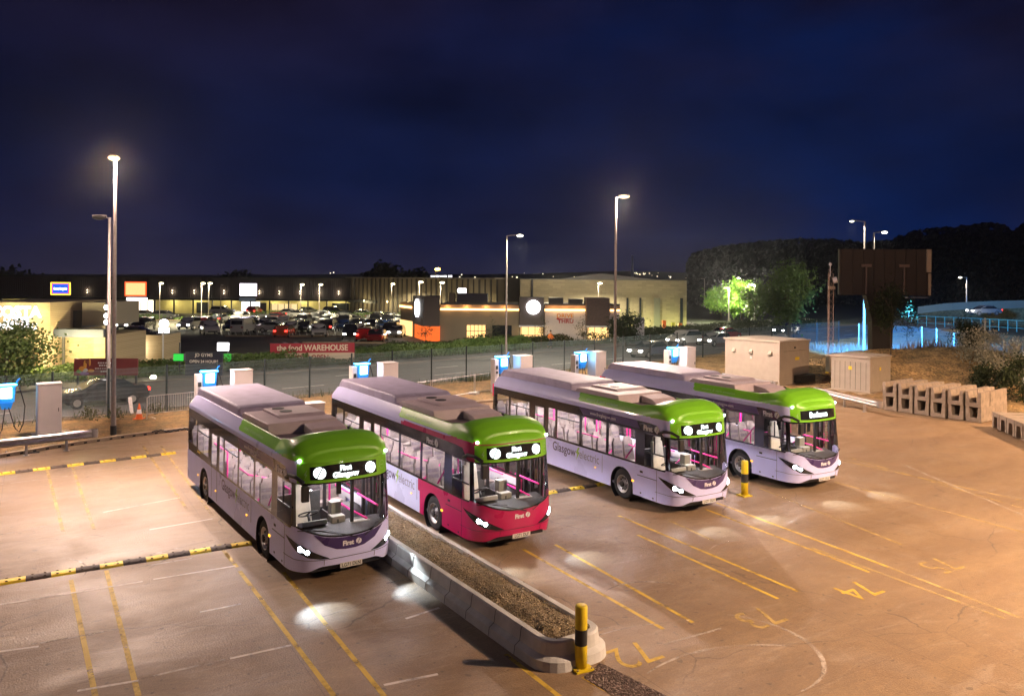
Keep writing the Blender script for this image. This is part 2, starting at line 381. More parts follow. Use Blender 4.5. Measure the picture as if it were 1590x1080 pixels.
# road, footway, grass bank foot, retail park tarmac
def strip(name,a0,a1,o0,o1,z,m):
    """band parallel to the road between offsets o0 and o1 from the fence line"""
    b=MB(); P=[]
    X=[a0,-21.6,-10,0,9,30,60,a1]
    for x in X:
        y=fence_y(x); P.append((x,y))
    nrm=Vector((-.66,.75))
    n=len(X)
    V=[(p[0]+nrm.x*o0,p[1]+nrm.y*o0,z) for p in P]+[(p[0]+nrm.x*o1,p[1]+nrm.y*o1,z) for p in P]
    b.add(V,[(i,i+1,n+i+1,n+i) for i in range(n-1)]); return struct(b.build(name,m))
strip('roadside_strip',-70,230,-1.5,1.6,-.06,SOIL)
strip('road',-70,230,1.4,13.0,0.0,TARM)
strip('footway',-70,230,13.0,15.4,.10,PAVE)
b=MB()
for o_,z in ((13.0,.05),(1.5,.03)):
    for xa,xb in ((-70,-21.6),(-21.6,9),(9,60),(60,230)):
        nx,ny=-.66*o_,.75*o_
        b.prism([tuple(v) for v in rect((xa+nx,fence_y(xa)+ny),(xb+nx,fence_y(xb)+ny),.18)],-.1,z+.07)
struct(b.build('road_kerb',mat('road kerb stone',(.16,.15,.14),.8)))
strip('road_edge_line',-70,230,1.9,2.02,.004,mat('road white paint',(.5,.5,.48),.6,noise=.2))
b=MB()
for o_,per,ln in ((5.0,6,3.0),(8.9,9,2.2)):
    x=-60.0
    while x<200:
        nx,ny=-.66*o_,.75*o_; x1=x+ln*.74
        if not (x<9<x1): b.add([(v[0],v[1],.004) for v in rect((x+nx,fence_y(x)+ny),(x1+nx,fence_y(x1)+ny),.13)],[(0,1,2,3)])
        x+=per*.74
struct(b.build('road_lane_lines',_M['road white paint']))
strip('grass_bank',-70,230,15.4,23,.04,FIELD)
b=MB(); b.add([(-120,58,-.02),(-46,58,-.02),(-34,60,-.02),(-3,86,-.02),(30,125,-.02),(30,175,-.02),(-120,175,-.02)],[(0,1,2,3,4,5,6)]); struct(b.build('car_park',PARK))
b=MB(); b.add([(-60,52.2,.0),(-27.5,52.2,.0),(-23,60,.0),(-24,72,0),(-60,72,0)],[(0,1,2,3,4)]); struct(b.build('forecourt',PAVE))
# painted lines in the yard
def lines(name,segs,w,m,z=.004):
    b=MB()
    for s in segs:
        p,q=G(s[0],s[1]),G(s[2],s[3]); b.add([(v[0],v[1],z) for v in rect(p,q,s[4] if len(s)>4 else w)],[(0,1,2,3)])
    return struct(b.build(name,m))
lines('bay_lines',[(110,900,148,1080),(165,885,215,1080),(350,858,368,880),(372,886,522,1084),(440,888,600,1084),(785,1015,873,1084),(905,1050,962,1084),
 (812,852,1030,976),(862,845,1076,966),(1095,790,1350,888),(1112,780,1380,880),(990,830,1208,929),(960,800,1240,918)],.095,YL)
lines('faded_bay_lines',[(73,728,98,825),(112,723,146,822),(222,692,290,790),(250,692,330,800),(340,845,356,866),(1180,758,1400,845),(1296,748,1590,826),(1300,713,1590,777),(1318,710,1590,789),(1040,808,1110,840),(1260,850,1560,960),(1380,880,1588,960)],.09,YF)
lines('slab_lines',[(0,938,92,924),(58,929,222,902),(238,899,366,878),(120,1072,215,1056),(357,1022,452,1001),(596,1063,680,1046),(630,960,682,943),(310,950,374,937),(0,1011,60,1003),(232,822,330,805),(160,795,280,772)],.075,WL,.0045)
lines('faded_slab_lines',[(62,998,190,975),(0,830,120,806),(215,880,300,866),(235,860,330,838),(0,752,230,722),(220,1053,350,1023),(600,905,640,897),(890,985,948,972),(1030,1000,1120,975),(1400,720,1590,800),(100,700,280,684),(905,985,945,974)],.07,WF,.0045)
# bay numbers, painted to be read from the parked buses
for s,px,py in (('72',980,1015),('73',1176,958),('74',1330,915),('75',1457,877)):
    c=G(px,py); ang=BAYANG+math.pi+.03
    o=place_text('bay_number',s,1.15,YL if s in('72','74') else YF,(math.cos(ang),math.sin(ang),0),(-math.sin(ang),math.cos(ang),0),(c.x,c.y,.005),None,bold=-.005,sx=.9); struct(o)
# pale scuffs and tyre arcs
def arc(px,py,r,a0,a1,w,n=24):
    c=G(px,py); P=[];F=[]
    for k in range(n+1):
        a=R(a0+(a1-a0)*k/n); ww=w*(.35+.65*math.sin(math.pi*k/n))
        for q in (r-ww/2,r+ww/2): P.append((c.x+q*math.cos(a),c.y+q*math.sin(a),.0048))
    for k in range(n): F.append((2*k,2*k+2,2*k+3,2*k+1))
    return P,F
b=MB()
for a in ((1130,1010,1.7,-60,75,.10),(1200,870,1.6,50,150,.06),(1020,935,1.2,60,150,.07),(1290,1150,3.2,80,140,.08),(1180,1130,3.9,95,150,.05),(20,900,1.5,10,70,.06)): b.add(*arc(*a))
struct(b.build('tyre_scuffs',WF))
# dark gravel drain strip beyond the planter
b=MB(); p0,p1,p2,p3=G(906,1052),G(932,1028),G(1075,1100),G(985,1100); b.add([(p.x,p.y,.006) for p in (p0,p3,p2,p1)],[(0,1,2,3)]); struct(b.build('gravel_strip',GRAVD))
b=MB(); rr=random.Random(3)
for k in range(420):
    u,v=rr.random(),rr.random(); p=(p0*(1-u)+p3*u)*(1-v)+(p1*(1-u)+p2*u)*v; s=rr.uniform(.012,.028); b.sph((p.x,p.y,.01),(s,s*rr.uniform(.6,1),s*.7),5,3)
tag(b.build('loose_stones',[mat('pebble',(.26,.19,.16),.7,noise=.4,nscale=9)]),kind='stuff')
# ============================================================ BUSES
def noisy_paint(name,col): return mat(name,col,.28,noise=.05,nscale=1.3,spec=.5,coat=.35)
LILAC=noisy_paint('lilac paint',(.62,.62,.96)); GREEN=mat('green paint',(.22,.60,.02),.38,noise=.06,nscale=1.3,coat=.3); RED=noisy_paint('crimson paint',(.48,.006,.095))
PURPLE=noisy_paint('purple paint',(.055,.03,.13)); WHITEP=noisy_paint('white paint',(.68,.70,.95))
BAND=mat('black glazing band',(.012,.012,.016),.12,spec=.6)
BLK=mat('black plastic',(.015,.015,.017),.5,noise=.2); TYRE=mat('tyre rubber',(.02,.02,.02),.85,noise=.2,nscale=20)
RIM=mat('aluminium rim',(.55,.54,.52),.3,metal=.9,noise=.1); HUB=mat('dark hub',(.05,.045,.04),.5,metal=.5)
ROOFM=mat('roof lilac grey',(.46,.41,.56),.55,noise=.12,nscale=3); ROOFD=mat('roof floor grey',(.28,.22,.25),.7,noise=.2,nscale=2.5)
ACM=mat('air conditioning shell',(.56,.45,.48),.55,noise=.08,nscale=3)
SIDEG=glass('side window glass',(.80,.83,.84),.75); SCREENG=glass('windscreen glass',(.90,.93,.94),.8)
SEATF=mat('grey seat fabric',(.30,.245,.22),.85,noise=.2,nscale=6); CABSEAT=mat('cream cab lining',(.55,.50,.40),.7,noise=.1)
PINK=mat('pink handrail',(.85,.03,.30),.4,emit=(1,.02,.3),es=.0); WALLIN=mat('white interior lining',(.72,.70,.72),.6); FLOORIN=mat('bus floor vinyl',(.12,.11,.13),.6,noise=.2)
STRIPL=glow('interior strip light',(1.0,.88,.92),150.0); DASH=mat('dark dashboard',(.05,.05,.05),.55,noise=.2); DASHL=mat('pale dashboard',(.35,.34,.30),.5)
HLG=glow('headlight lens',(.80,.92,1.0),45.0,False); MKG=glow('marker lamp',(.80,1.0,.70),14.0,False); DISPW=glow('destination lettering',(.88,1.0,.96),3.2,False)
DISPB=mat('display glass',(.008,.010,.013),.25); AMB=glow('amber marker',(1.0,.42,.03),3.0,False); PLATE=mat('number plate',(.60,.58,.52),.5); INK=mat('black ink',(.01,.01,.01),.6)
LOGOW=mat('white lettering',(.72,.70,.72),.5); TXP=mat('purple lettering',(.09,.06,.13),.5); TXG=mat('grey lettering',(.24,.22,.28),.5); TXL=mat('lime lettering',(.33,.55,.06),.5)
TXGL=mat('pale green lettering',(.36,.66,.26),.5); LTAIL=mat('red lamp lens',(.4,.0,.06),.2,emit=(1,0,.12),es=.6); CHROME=mat('chrome',(.7,.7,.7),.15,metal=1)
YEL=mat('yellow label',(.75,.5,.03),.5); SPEC=mat('glowing yellow card',(.45,.75,.05),.6,emit=(.5,.8,.05),es=.15)
XR=-8.2
def fin(z):
    if z<.5: return (.5-z)*.35
    if z<1.1: return 0
    return (z-1.1)*.10
def sstep(a,b,x): t=min(1,max(0,(x-a)/(b-a))); return t*t*(3-2*t)
def surf(x,y,z):
    k=1-.018*max(0,z-1.3)/1.4
    xx=x-sstep(1.6,2.4,x)*fin(z)
    if x<XR: xx=x+sstep(0,.3,XR-x)*max(0,z-1.0)*.09
    return Vector((xx,y*k,z))
def front_plan(n=44):
    P=[]
    for i in range(1,n):
        t=math.pi*i/n; c=math.cos(t); y=-1.25*math.copysign(abs(c)**(2/3.2),c); x=1.5+1.1*math.sin(t)**(2/3.2); P.append((x,y))
    return P
FP=front_plan()
def xfront(y): return 1.5+1.1*max(0,1-abs(y/1.25)**3.2)**(1/3.2)
# arc length along the plan curve from the middle of the front, then back along the side
_tab=[(0.0,2.6,0.0)]; _px,_py=2.6,0.0
for _i in range(1,401):
    _t=math.pi/2*(1-_i/400); _y=1.25*math.cos(_t)**(2/3.2); _x=1.5+1.1*math.sin(_t)**(2/3.2) if _i<400 else 1.5
    _tab.append((_tab[-1][0]+math.hypot(_x-_px,_y-_py),_x,_y)); _px,_py=_x,_y
UMAX=_tab[-1][0]
def planu(u):
    s=-1 if u<0 else 1; a=abs(u)
    if a>=UMAX: return (1.5-(a-UMAX),s*1.25)
    lo,hi=0,400
    while hi-lo>1:
        m=(lo+hi)//2
        if _tab[m][0]<=a: lo=m
        else: hi=m
    f=(a-_tab[lo][0])/max(1e-9,_tab[hi][0]-_tab[lo][0])
    return (_tab[lo][1]+(_tab[hi][1]-_tab[lo][1])*f, s*(_tab[lo][2]+(_tab[hi][2]-_tab[lo][2])*f))
def usurf(u,z,off=.004):
    x,y=planu(u); p=surf(x,y,z); x2,y2=planu(u+.01); d=Vector((x2-x,y2-y,0))
    n=Vector((d.y,-d.x,0)).normalized()
    return p+n*off
def patch(name,poly,mt,parent,off=.004,fn=None,cuts=3):
    bm=bmesh.new(); vs=[bm.verts.new((a,b,0)) for a,b in poly]; bm.faces.new(vs)
    bmesh.ops.triangulate(bm,faces=bm.faces[:])
    for _ in range(cuts):
        es=[e for e in bm.edges if e.calc_length()>.09]
        if not es: break
        bmesh.ops.subdivide_edges(bm,edges=es,cuts=1); bmesh.ops.triangulate(bm,faces=bm.faces[:])
    for v in bm.verts: v.co=(fn or (lambda a,b:usurf(a,b,off)))(v.co.x,v.co.y)
    bmesh.ops.recalc_face_normals(bm,faces=bm.faces[:])
    me=bpy.data.meshes.new(name); bm.to_mesh(me); bm.free(); me.materials.append(mt)
    o=bpy.data.objects.new(name,me); return link(o,parent)
WINS=[(-8.14,-7.06,1.52,2.36),(-6.89,-5.54,1.46,2.33),(-5.11,-4.55,1.36,2.26),(-4.22,-3.79,1.32,2.32),(-3.65,-2.32,1.32,2.31),(-2.16,-.83,1.32,2.31),(-.68,.66,1.31,2.30)]
OFFW=WINS+[(1.10,2.02,1.30,2.27)]
NEARW=WINS+[(.80,1.30,.46,2.25),(1.36,1.86,.46,2.25)]
def win_at(xm,side):
    for i,w in enumerate(OFFW if side<0 else NEARW):
        if w[0]-1e-4<=xm<=w[1]+1e-4: return i,w
    return None,None
def rows(x,y):
    """row heights of the shell at a plan point"""
    side=-1 if y<0 else 1
    fr=x>2.03
    b=.28
    for xw in (0,-6.03):
        dx=abs(x-xw)
        if dx<.56: b=max(b,.47+math.sqrt(max(0,.56**2-dx*dx)))
    if fr: b=.28+.13*(1-sstep(.62,1.0,abs(y)))
    if x<XR: b=.36
    bt=2.62; bb=1.25; gb=1.31; gt=2.31
    if fr:
        a=min(1,abs(y)/1.17); bb=1.03+.27*a**2.2; gb=bb+.04; gt=2.27; bt=2.30
    elif x<XR: bb,gb,gt=1.5,1.6,2.3
    else:
        i,w=win_at(x,side)
        if w: gb,gt=w[2],w[3]
        if side>0 and .72<x<1.94: bb=.40
        if x>1.55: bt=2.62-.32*sstep(1.55,2.03,x)
        if x<-5.0 and bb>1: bb=1.25
    return [b,b+(bb-b)*.3,b+(bb-b)*.65,bb,max(gb,bb+.01),gt,max(bt,gt+.01),2.72]
def side_xs(side):
    s=set()
    x=XR
    while x<1.5: s.add(round(x,3)); x+=.25
    for xw in (0,-6.03):
        for k in range(25):
            s.add(round(xw-.56*math.cos(math.pi*k/24),4))
    for w in (OFFW if side<0 else NEARW):
        for e in (w[0],w[1]):
            if e<1.5: s|={round(e-.002,4),round(e+.002,4)}
    if side>0: s|={.718,.722}
    return sorted(v for v in s if v<=1.5)
def plan_loop():
    P=[(x,-1.25) for x in side_xs(-1)]
    f=[]
    for i in range(0,89):
        t=math.pi*i/88; c=math.cos(t); f.append((1.5+1.1*math.sin(t)**(2/3.2),-1.25*math.copysign(abs(c)**(2/3.2),c)))
    # add exact pillar edges on the front corner
    P+=f[1:-1]
    P+=[(x,1.25) for x in reversed(side_xs(1))]
    for i in range(1,24):
        t=math.pi*i/24; c=math.cos(t); P.append((XR-.34*math.sin(t)**.5,1.25*math.copysign(abs(c)**.5,c)))
    return P
LOOP=plan_loop()
def paint_of(liv,x,y,z):
    """0 main paint, 2 green, 3 crimson, 4 white"""
    if liv=='crimson':
        if z>2.6: return 3 if x>-2.2 else 0
        if z<1.3: return 3 if x>-1.0+(1.25-z)*.25 else 4
    if liv=='corner' and z>2.3 and x<-7.9: return 3
    return 0
def build_shell(liv,root):
    S=MB(); GL={}; n=len(LOOP); RW=[rows(*p) for p in LOOP]
    V=[[surf(p[0],p[1],z) for z in RW[i]] for i,p in enumerate(LOOP)]
    for c in V: S.v+=[tuple(v) for v in c]
    for i in range(n):
        j=(i+1)%n; p,q=LOOP[i],LOOP[j]; xm,ym=(p[0]+q[0])/2,(p[1]+q[1])/2; side=-1 if ym<0 else 1
        fr=xm>2.03; scr=fr and abs(ym)<1.155
        wi=None
        if not fr and xm>XR: wi,_=win_at(xm,side)
        if 1.5<xm<=2.03 and not fr: wi,_=win_at(xm,side)
        for r in range(7):
            zm=(RW[i][r]+RW[i][r+1])/2; m=None
            if r<3: m=paint_of(liv,xm,ym,zm)
            elif r==3: m=1
            elif r==4:
                if scr: m='screen'
                elif wi is not None: m=(side,wi)
                elif xm<XR and abs(ym)<1.0: m=('rear',0)
                else: m=1
            elif r==5: m=1
            else: m=2 if (fr and abs(ym)<1.13) else paint_of(liv,xm,ym,2.65)
            f=(i*8+r,j*8+r,j*8+r+1,i*8+r+1)
            if isinstance(m,int): S.f.append(f); S.m.append(m)
            else:
                g=GL.setdefault(m,MB()); g.add([V[i][r],V[j][r],V[j][r+1],V[i][r+1]],[(0,1,2,3)])
    body=S.build('body',[LILAC if liv!='crimson' else LILAC,BAND,GREEN,RED,WHITEP],root,smooth=True)
    for k,g in GL.items():
        if k=='screen': g.build('windscreen',SCREENG,root,smooth=True,fix=True)
        else: g.build('window',SIDEG,root,smooth=True,fix=True)
    return body
ZT=[(-8.6,2.80),(-8.4,2.96),(-8.1,3.06),(-7.5,3.10),(.7,3.08),(1.0,3.17),(1.3,3.26),(1.6,3.30),(1.9,3.26),(2.2,3.14),(2.4,3.0),(2.5,2.92),(2.57,2.83),(2.6,2.72)]
def zt(x):
    for (a,b),(c,d) in zip(ZT,ZT[1:]):
        if x<=c: return b+(d-b)*max(0,(x-a)/(c-a))
    return 2.72
def roof_z(x,t):
    a=abs(t); pe=3.0; se=max(0,1-a**pe)**(1/pe); k=min(1,(1-a)/.165); wd=sstep(.6,1.7,x)
    g=se*wd+(1-wd)*(.15*se+.85*k**.85); cs=2.72+(zt(x)-2.72)*g
    if a<.835 and -7.9<x<1.4:
        k=sstep(.68,1.38,x); fl=2.93+.0*a
        e=sstep(.80,.835,a)
        inner=fl+(cs-fl)*k
        return inner+(cs-inner)*e
    return cs
def build_roof(liv,root):
    xs=[-8.54,-8.5,-8.45,-8.35,-8.2]+[-8+.4*i for i in range(14)]+[-2.62,-2.55,-2.48,-2.4,-2.0,-1.5,-1,-.5,0,.4,.6]+[.7+.07*i for i in range(17)]+[1.9+.06*i for i in range(8)]+[2.36,2.4,2.44,2.48,2.51,2.54,2.565,2.58,2.59,2.596,2.6]
    ts=[1,.999,.996,.992,.985,.975,.96,.94,.915,.89,.865,.85,.835,.825,.815,.80,.76,.65,.5,.33,.16]
    ts=[-t for t in ts]+[0]+ts[::-1]
    S=MB(); nt_=len(ts)
    for x in xs:
        yw=1.25
        if x>1.5: yw=1.25*max(0,1-((x-1.5)/1.1)**3.2)**(1/3.2)
        if x<XR: yw=1.25*max(0,1-((XR-x)/.34)**4)**.25
        for t in ts:
            z=roof_z(x,t); p=surf(x,t*yw,2.72)
            if x>2.4: p.x-=(z-2.72)*.25
            S.v.append((p.x,p.y,z))
    for i in range(len(xs)-1):
        for k in range(nt_-1):
            xm=(xs[i]+xs[i+1])/2; tm=(ts[k]+ts[k+1])/2; z=(S.v[i*nt_+k][2]+S.v[(i+1)*nt_+k+1][2])/2
            x0=-2.38-(z-2.72)*.55
            if abs(tm)<.805 and xm<.86: m=3
            elif xm>x0 and (z>2.80 or xm>2.3): m=1
            elif abs(tm)>.99 and liv=='crimson' and xm>-2.2: m=2
            else: m=0
            S.f.append((i*nt_+k,(i+1)*nt_+k,(i+1)*nt_+k+1,i*nt_+k+1)); S.m.append(m)
    return S.build('roof',[LILAC,GREEN,RED,ROOFD],root,smooth=True)
_C={}
def cached(key,fn):
    if key not in _C: _C[key]=fn()
    return _C[key]
def tyre_mesh():
    b=MB(); b.lathe([(.27,-.13),(.33,-.14),(.43,-.14),(.465,-.11),(.47,-.04),(.47,.04),(.465,.11),(.43,.14),(.3,.14),(.0,.12)],axis='Y',n=36); return b.mesh('tyre',TYRE,True)
def rim_mesh():
    b=MB(); b.lathe([(.285,-.15),(.27,-.155),(.25,-.13),(.235,-.09),(.13,-.075),(.12,-.12),(.10,-.15),(.0,-.15)],axis='Y',n=30,mi=0)
    b.lathe([(.095,-.155),(.095,-.19),(.06,-.20),(.0,-.20)],axis='Y',n=16,mi=1)
    for k in range(10):
        a=2*math.pi*k/10; b.cyl((.182*math.cos(a),-.098,.182*math.sin(a)),(.182*math.cos(a),-.075,.182*math.sin(a)),.032,n=8,mi=1)
        b.cyl((.11*math.cos(a+.3),-.17,.11*math.sin(a+.3)),(.11*math.cos(a+.3),-.14,.11*math.sin(a+.3)),.012,n=6,mi=0)
    return b.mesh('rim',[RIM,HUB],True)
def seat_mesh():
    b=MB()
    for y in (-.22,.22):
        b.box((0,y,.42),(.44,.41,.10)); b.box((-.22,y,.78),(.10,.41,.66),ry=-.16,taper=.86); b.box((-.285,y,1.15),(.09,.28,.13),ry=-.16,taper=.8)
        for z in (.6,.76,.92): b.box((-.168-(z-.6)*.16,y,z),(.05,.33,.10),ry=-.16,mi=2)
    b.box((-.02,0,.2),(.3,.5,.36),mi=1)
    return b.mesh('seat',[SEATF,BLK,mat('seat fabric panel',(.20,.16,.17),.9,noise=.3,nscale=12)])
def logo_disc(name,c,r,mt,parent,fn):
    """round mark with a diagonal stroke cut out of it"""
    b=MB(); P=[];F=[]; n=28
    for sgn in (1,-1):
        pts=[]
        for i in range(n+1):
            a=R(62)+math.pi*i/n if sgn>0 else R(242)+math.pi*i/n
            pts.append((r*.92*math.cos(a),r*.92*math.sin(a)))
        d=Vector((math.cos(R(62)),math.sin(R(62)))); nn=Vector((-d.y,d.x))*sgn*r*.10
        q=[(p[0]+nn.x+ (0),p[1]+nn.y) for p in pts]
        base=len(P); P+=[fn(c[0]+p[0],c[1]+p[1]) for p in q]; F.append(tuple(range(base,base+len(q))))
    b.add(P,F); return b.build(name,mt,parent)
def disc(b,fn,c,r,n=20,mi=None): b.add([fn(c[0]+r*math.cos(2*math.pi*i/n),c[1]+r*math.sin(2*math.pi*i/n)) for i in range(n)],[tuple(range(n))],mi)
OFFSIDE=lambda off=.006,sx=-1: (lambda a,b: Vector((a,-(1.25*(1-.018*max(0,b-1.3)/1.4)+off),b)))
def frontpt(off=.01): return lambda y,z: surf(xfront(y),y,z)+Vector((off,0,0))
def make_bus(i,pos,yaw,label,liv,plate,disp):
    root=empty('city_bus',(pos[0],pos[1],0),yaw,label,'bus','electric buses parked side by side in the yard')
    body=build_shell(liv,root); roof=build_roof(liv,root)
    # underbody, wheel houses, dark bumper recess
    b=MB(); b.box((-3.2,0,.36),(9.6,2.1,.16)); b.box((1.9,0,.33),(.9,1.7,.16)); b.build('chassis',BLK,root)
    b=MB()
    for xw in (0,-6.03):
        for s in (-1,1):
            b=MB(); b.lathe([(.57,s*1.246),(.57,s*.72),(0,s*.72)],c=(xw,0,.47),axis='Y',n=28); b.build('wheel_arch',BLK,root,smooth=True)
    ty=cached('tyre',tyre_mesh); rm=cached('rim',rim_mesh)
    for xw in (0,-6.03):
        for s in (-1,1):
            w=inst('wheel',ty,root,(xw,s*1.06,.47),(0,0,0 if s<0 else math.pi)); inst('rim',rm,w)
    # trims on the body
    for x0,x1,z,y in ((-5.54+.02,-6.87,2.08,0),(-3.63,-2.34,2.07,0),(1.12,2.02,1.72,0)):
        for s in (-1,1):
            if s>0 and x0>1: continue
            b=MB(); b.box(((x0+x1)/2,s*1.24,z),(abs(x1-x0),.03,.035)); b.build('window_bar',BLK,root)
    b=MB(); b.box((1.55,-1.24,1.98),(.035,.03,.52)); b.build('window_bar',BLK,root)
    fr=frontpt(.012)
    pur=[(-.86,rows(2.5,.86)[3]-.01)]+[(-.6,rows(2.5,.6)[3]-.012),(-.3,rows(2.5,.3)[3]-.012),(0,rows(2.5,0)[3]-.012),(.3,rows(2.5,.3)[3]-.012),(.6,rows(2.5,.6)[3]-.012),(.86,rows(2.5,.86)[3]-.01),(.62,.90),(.34,.775),(.12,.745),(-.12,.745),(-.34,.775),(-.62,.90)]
    if liv!='crimson': patch('nose_panel',pur,PURPLE,root,fn=frontpt(.006),cuts=4)
    t=place_text('logo','First',.15,LOGOW,(0,1,0),(0,0,1),(0,0,0),root,fn=lambda a,c:fr(-.06+a,.875+c),bold=.008,align='CENTER')
    logo_disc('logo',(.20,.885),.07,LOGOW,root,fr)
    # lower lip crease and seams
    b=MB(); b.tube([usurf(-1.9+.1*k,.585-.0*k,.003) for k in range(5)]+[usurf(-1.4+.1*k,.57,.003) for k in range(29)]+[usurf(1.5+.1*k,.585,.003) for k in range(5)],.006,4)
    for s in (-1,1): b.tube([usurf(s*.62,z,.002) for z in (.44,.5,.56)],.005,4)
    b.tube([usurf(-1.84,z,.002) for z in (.3,.5,.7,.9,1.1,1.24)],.005,4)
    b.tube([(1.67,-1.253,.94),(.77,-1.253,.93)],.012,4); b.tube([(-1.01,-1.252,.62),(-1.01,-1.252,1.2)],.006,4)
    b.build('panel_seam',BLK,root)
    for q_ in (((.96,-1.252,1.06),(.13,.012,.06)),((.93,-1.252,.40),(.06,.012,.04)),((1.5,-1.25,.36),(.06,.012,.04))): b=MB(); b.box(*q_); b.build('latch',BLK,root)
    # headlights with lenses
    for s in (-1,1):
        poly=[(1.78,1.07),(1.45,1.01),(1.1,.89),(.8,.735),(.50,.59),(.72,.595),(1.0,.635),(1.28,.76),(1.55,.93)]
        h=patch('headlight',[(s*a,c) for a,c in poly],BAND,root,off=.008,cuts=4)
        m=MB()
        for (u,z,r) in ((1.18,.82,.062),(1.0,.755,.052),(1.09,.79,.03)):
            P=[usurf(s*(u+r*math.cos(2*math.pi*k/16)),z+r*math.sin(2*math.pi*k/16),.012) for k in range(16)]
            m.add([sum(P,Vector())/16+(usurf(s*u,z,.03)-usurf(s*u,z,.0))]+P,[(0,k+1,(k+1)%16+1) for k in range(16)])
        m.build('lens',HLG,h)
        tl=inst('turn_lamp',cached('amb',lambda:MB().box((0,0,0),(.09,.02,.05)).mesh('turn_lamp',AMB)),root,(.56,s*1.26,.70))
        inst('side_marker',cached('amb2',lambda:MB().box((0,0,0),(.05,.02,.035)).mesh('side_marker',AMB)),root,(-1.38,s*1.26,.72))
        if s<0: inst('side_marker',cached('amb2',None),root,(-4.6,s*1.26,.64)); inst('side_marker',cached('amb2',None),root,(-6.8,s*1.26,.66))
        # corner marker lamps at the top of the front
        m=MB(); m.sph((2.16,s*1.075,2.80),(.035,.045,.04),10,6); m.build('marker_lamp',MKG,root,smooth=True)
        m=MB(); m.box((-8.42,s*1.10,2.45),(.08,.12,.5)); m.build('tail_lamp',LTAIL,root); m=MB(); m.box((-8.46,s*1.1,1.1),(.08,.1,.5)); m.build('tail_lamp',LTAIL,root)
    # cap over the screen
    b=MB(); b.tube([surf(xfront(y),y,2.735)+Vector((.012,0,.02*(1-(y/1.1)**2))) for y in [-1.08+.09*k for k in range(25)]],.012,5); b.build('visor_seam',GREEN if liv!='crimson' else RED,root)
    # destination display
    dp=[(-.90,2.375),(-.5,2.365),(0,2.36),(.4,2.365),(.74,2.375),(.74,2.665),(.4,2.69),(0,2.70),(-.5,2.69),(-.90,2.665)]
    d=patch('destination_display',dp,DISPB,root,fn=frontpt(.010),cuts=4)
    f2=frontpt(.024)
    if disp:
        for c in ((-.70,2.525),(.56,2.525)): logo_disc('display_mark',c,.138,DISPW,d,f2)
        place_text('display_text','First',.155,DISPW,0*Vector((1,0,0)) if False else (0,1,0),(0,0,1),(0,0,0),d,fn=lambda a,c:f2(-.08+a,2.59+c),bold=.010)
        place_text('display_text','Glasgow',.165,DISPW,(0,1,0),(0,0,1),(0,0,0),d,fn=lambda a,c:f2(-.08+a*1.12,2.445+c),bold=.008)
    else:
        place_text('display_text','Buchanan',.235,DISPW,(0,1,0),(0,0,1),(0,0,0),d,fn=lambda a,c:f2(-.16+a*.95,2.525+c),bold=.012)
    b=MB()
    for k in range(28):
        a=2*math.pi*k/28; a2=2*math.pi*(k+1)/28
        P=[f2(.92+.085*math.cos(q),2.52+.1*math.sin(q)) for q in (a,a2)]+[f2(.92+.075*math.cos(q),2.52+.088*math.sin(q)) for q in (a2,a)]
        b.add([p-Vector((.012,0,0)) for p in P],[(0,1,2,3)])
    b.add([fr(.87,2.51),fr(.97,2.51),fr(.97,2.53),fr(.87,2.53)],[(0,1,2,3)])
    b.add([fr(-1.0,2.40),fr(-.955,2.50),fr(-.985,2.50),fr(-.95,2.62),fr(-1.02,2.48),fr(-.985,2.48)],[(0,1,2,3,4,5)])
    b.build('emblem',TXGL,root)
    # plate
    q=MB(); q.box((2.57,.03,.365),(.02,.54,.115)); q=q.build('number_plate',PLATE,root)
    place_text('plate_text',plate,.115,INK,(0,1,0),(0,0,1),(2.583,.03,.365),q,bold=.002,sx=.9)
    # side writing
    of=OFFSIDE(.005)
    place_text('side_text','Glasgow',.44,TXP,(1,0,0),(0,0,1),(0,0,0),root,fn=lambda a,c:of(-3.22+a,.99+c),bold=.004,sx=.93)
    place_text('side_text','electric',.42,TXG,(1,0,0),(0,0,1),(0,0,0),root,fn=lambda a,c:of(-1.73+a,.985+c),bold=-.002,sx=.9)
    b=MB(); b.add([of(x,z) for x,z in ((-2.36,1.20),(-2.50,.99),(-2.40,.99),(-2.47,.76),(-2.27,1.05),(-2.38,1.05),(-2.27,1.20))],[(0,1,2,3,4,5,6)]); b.build('bolt_mark',TXL,root)
    if liv!='crimson':
        b=MB(); 
        xs=[-2.35+.25*k for k in range(14)]
        b.add([of(-2.35,2.61),of(-2.1,2.375),of(.86,2.375),of(.72,2.61)],[(0,1,2,3)]); b.build('purple_strip',PURPLE,root)
        of2=OFFSIDE(.009)
        place_text('side_text','www.firstglasgow.com',.155,LOGOW,(1,0,0),(0,0,1),(0,0,0),root,fn=lambda a,c:of2(-1.02+a,2.49+c),bold=.001,sx=.98)
        lx=1.12
    else: lx=-.35
    of2=OFFSIDE(.009)
    place_text('side_text','First',.23,LOGOW,(1,0,0),(0,0,1),(0,0,0),root,fn=lambda a,c:of2(lx+.12+a,2.44+c),bold=.010)
    logo_disc('logo',(lx+.53,2.455),.11,LOGOW,root,of2)
    # writing along the curved cove
    def cove(a,c):
        t=1-.165*(.22+c/.42); p=surf(a,-t*1.25,2.72); return Vector((a,p.y-.008,roof_z(a,t)+.008))
    place_text('side_text','electric & zero emission',.15,TXGL,(1,0,0),(0,0,1),(0,0,0),root,fn=lambda a,c:cove(-1.2+a,.10+c),bold=.002,sx=1.15)
    # roof equipment
    b=MB(); 
    prof=[(-8.15,2.94),(-8.15,3.14),(-7.9,3.33),(-3.35,3.33),(-3.15,3.26),(-3.12,2.94)]
    b.ext(prof,-1.0,1.0); b.build('battery_pod',ROOFM,root,bevel=.07,seg=3)
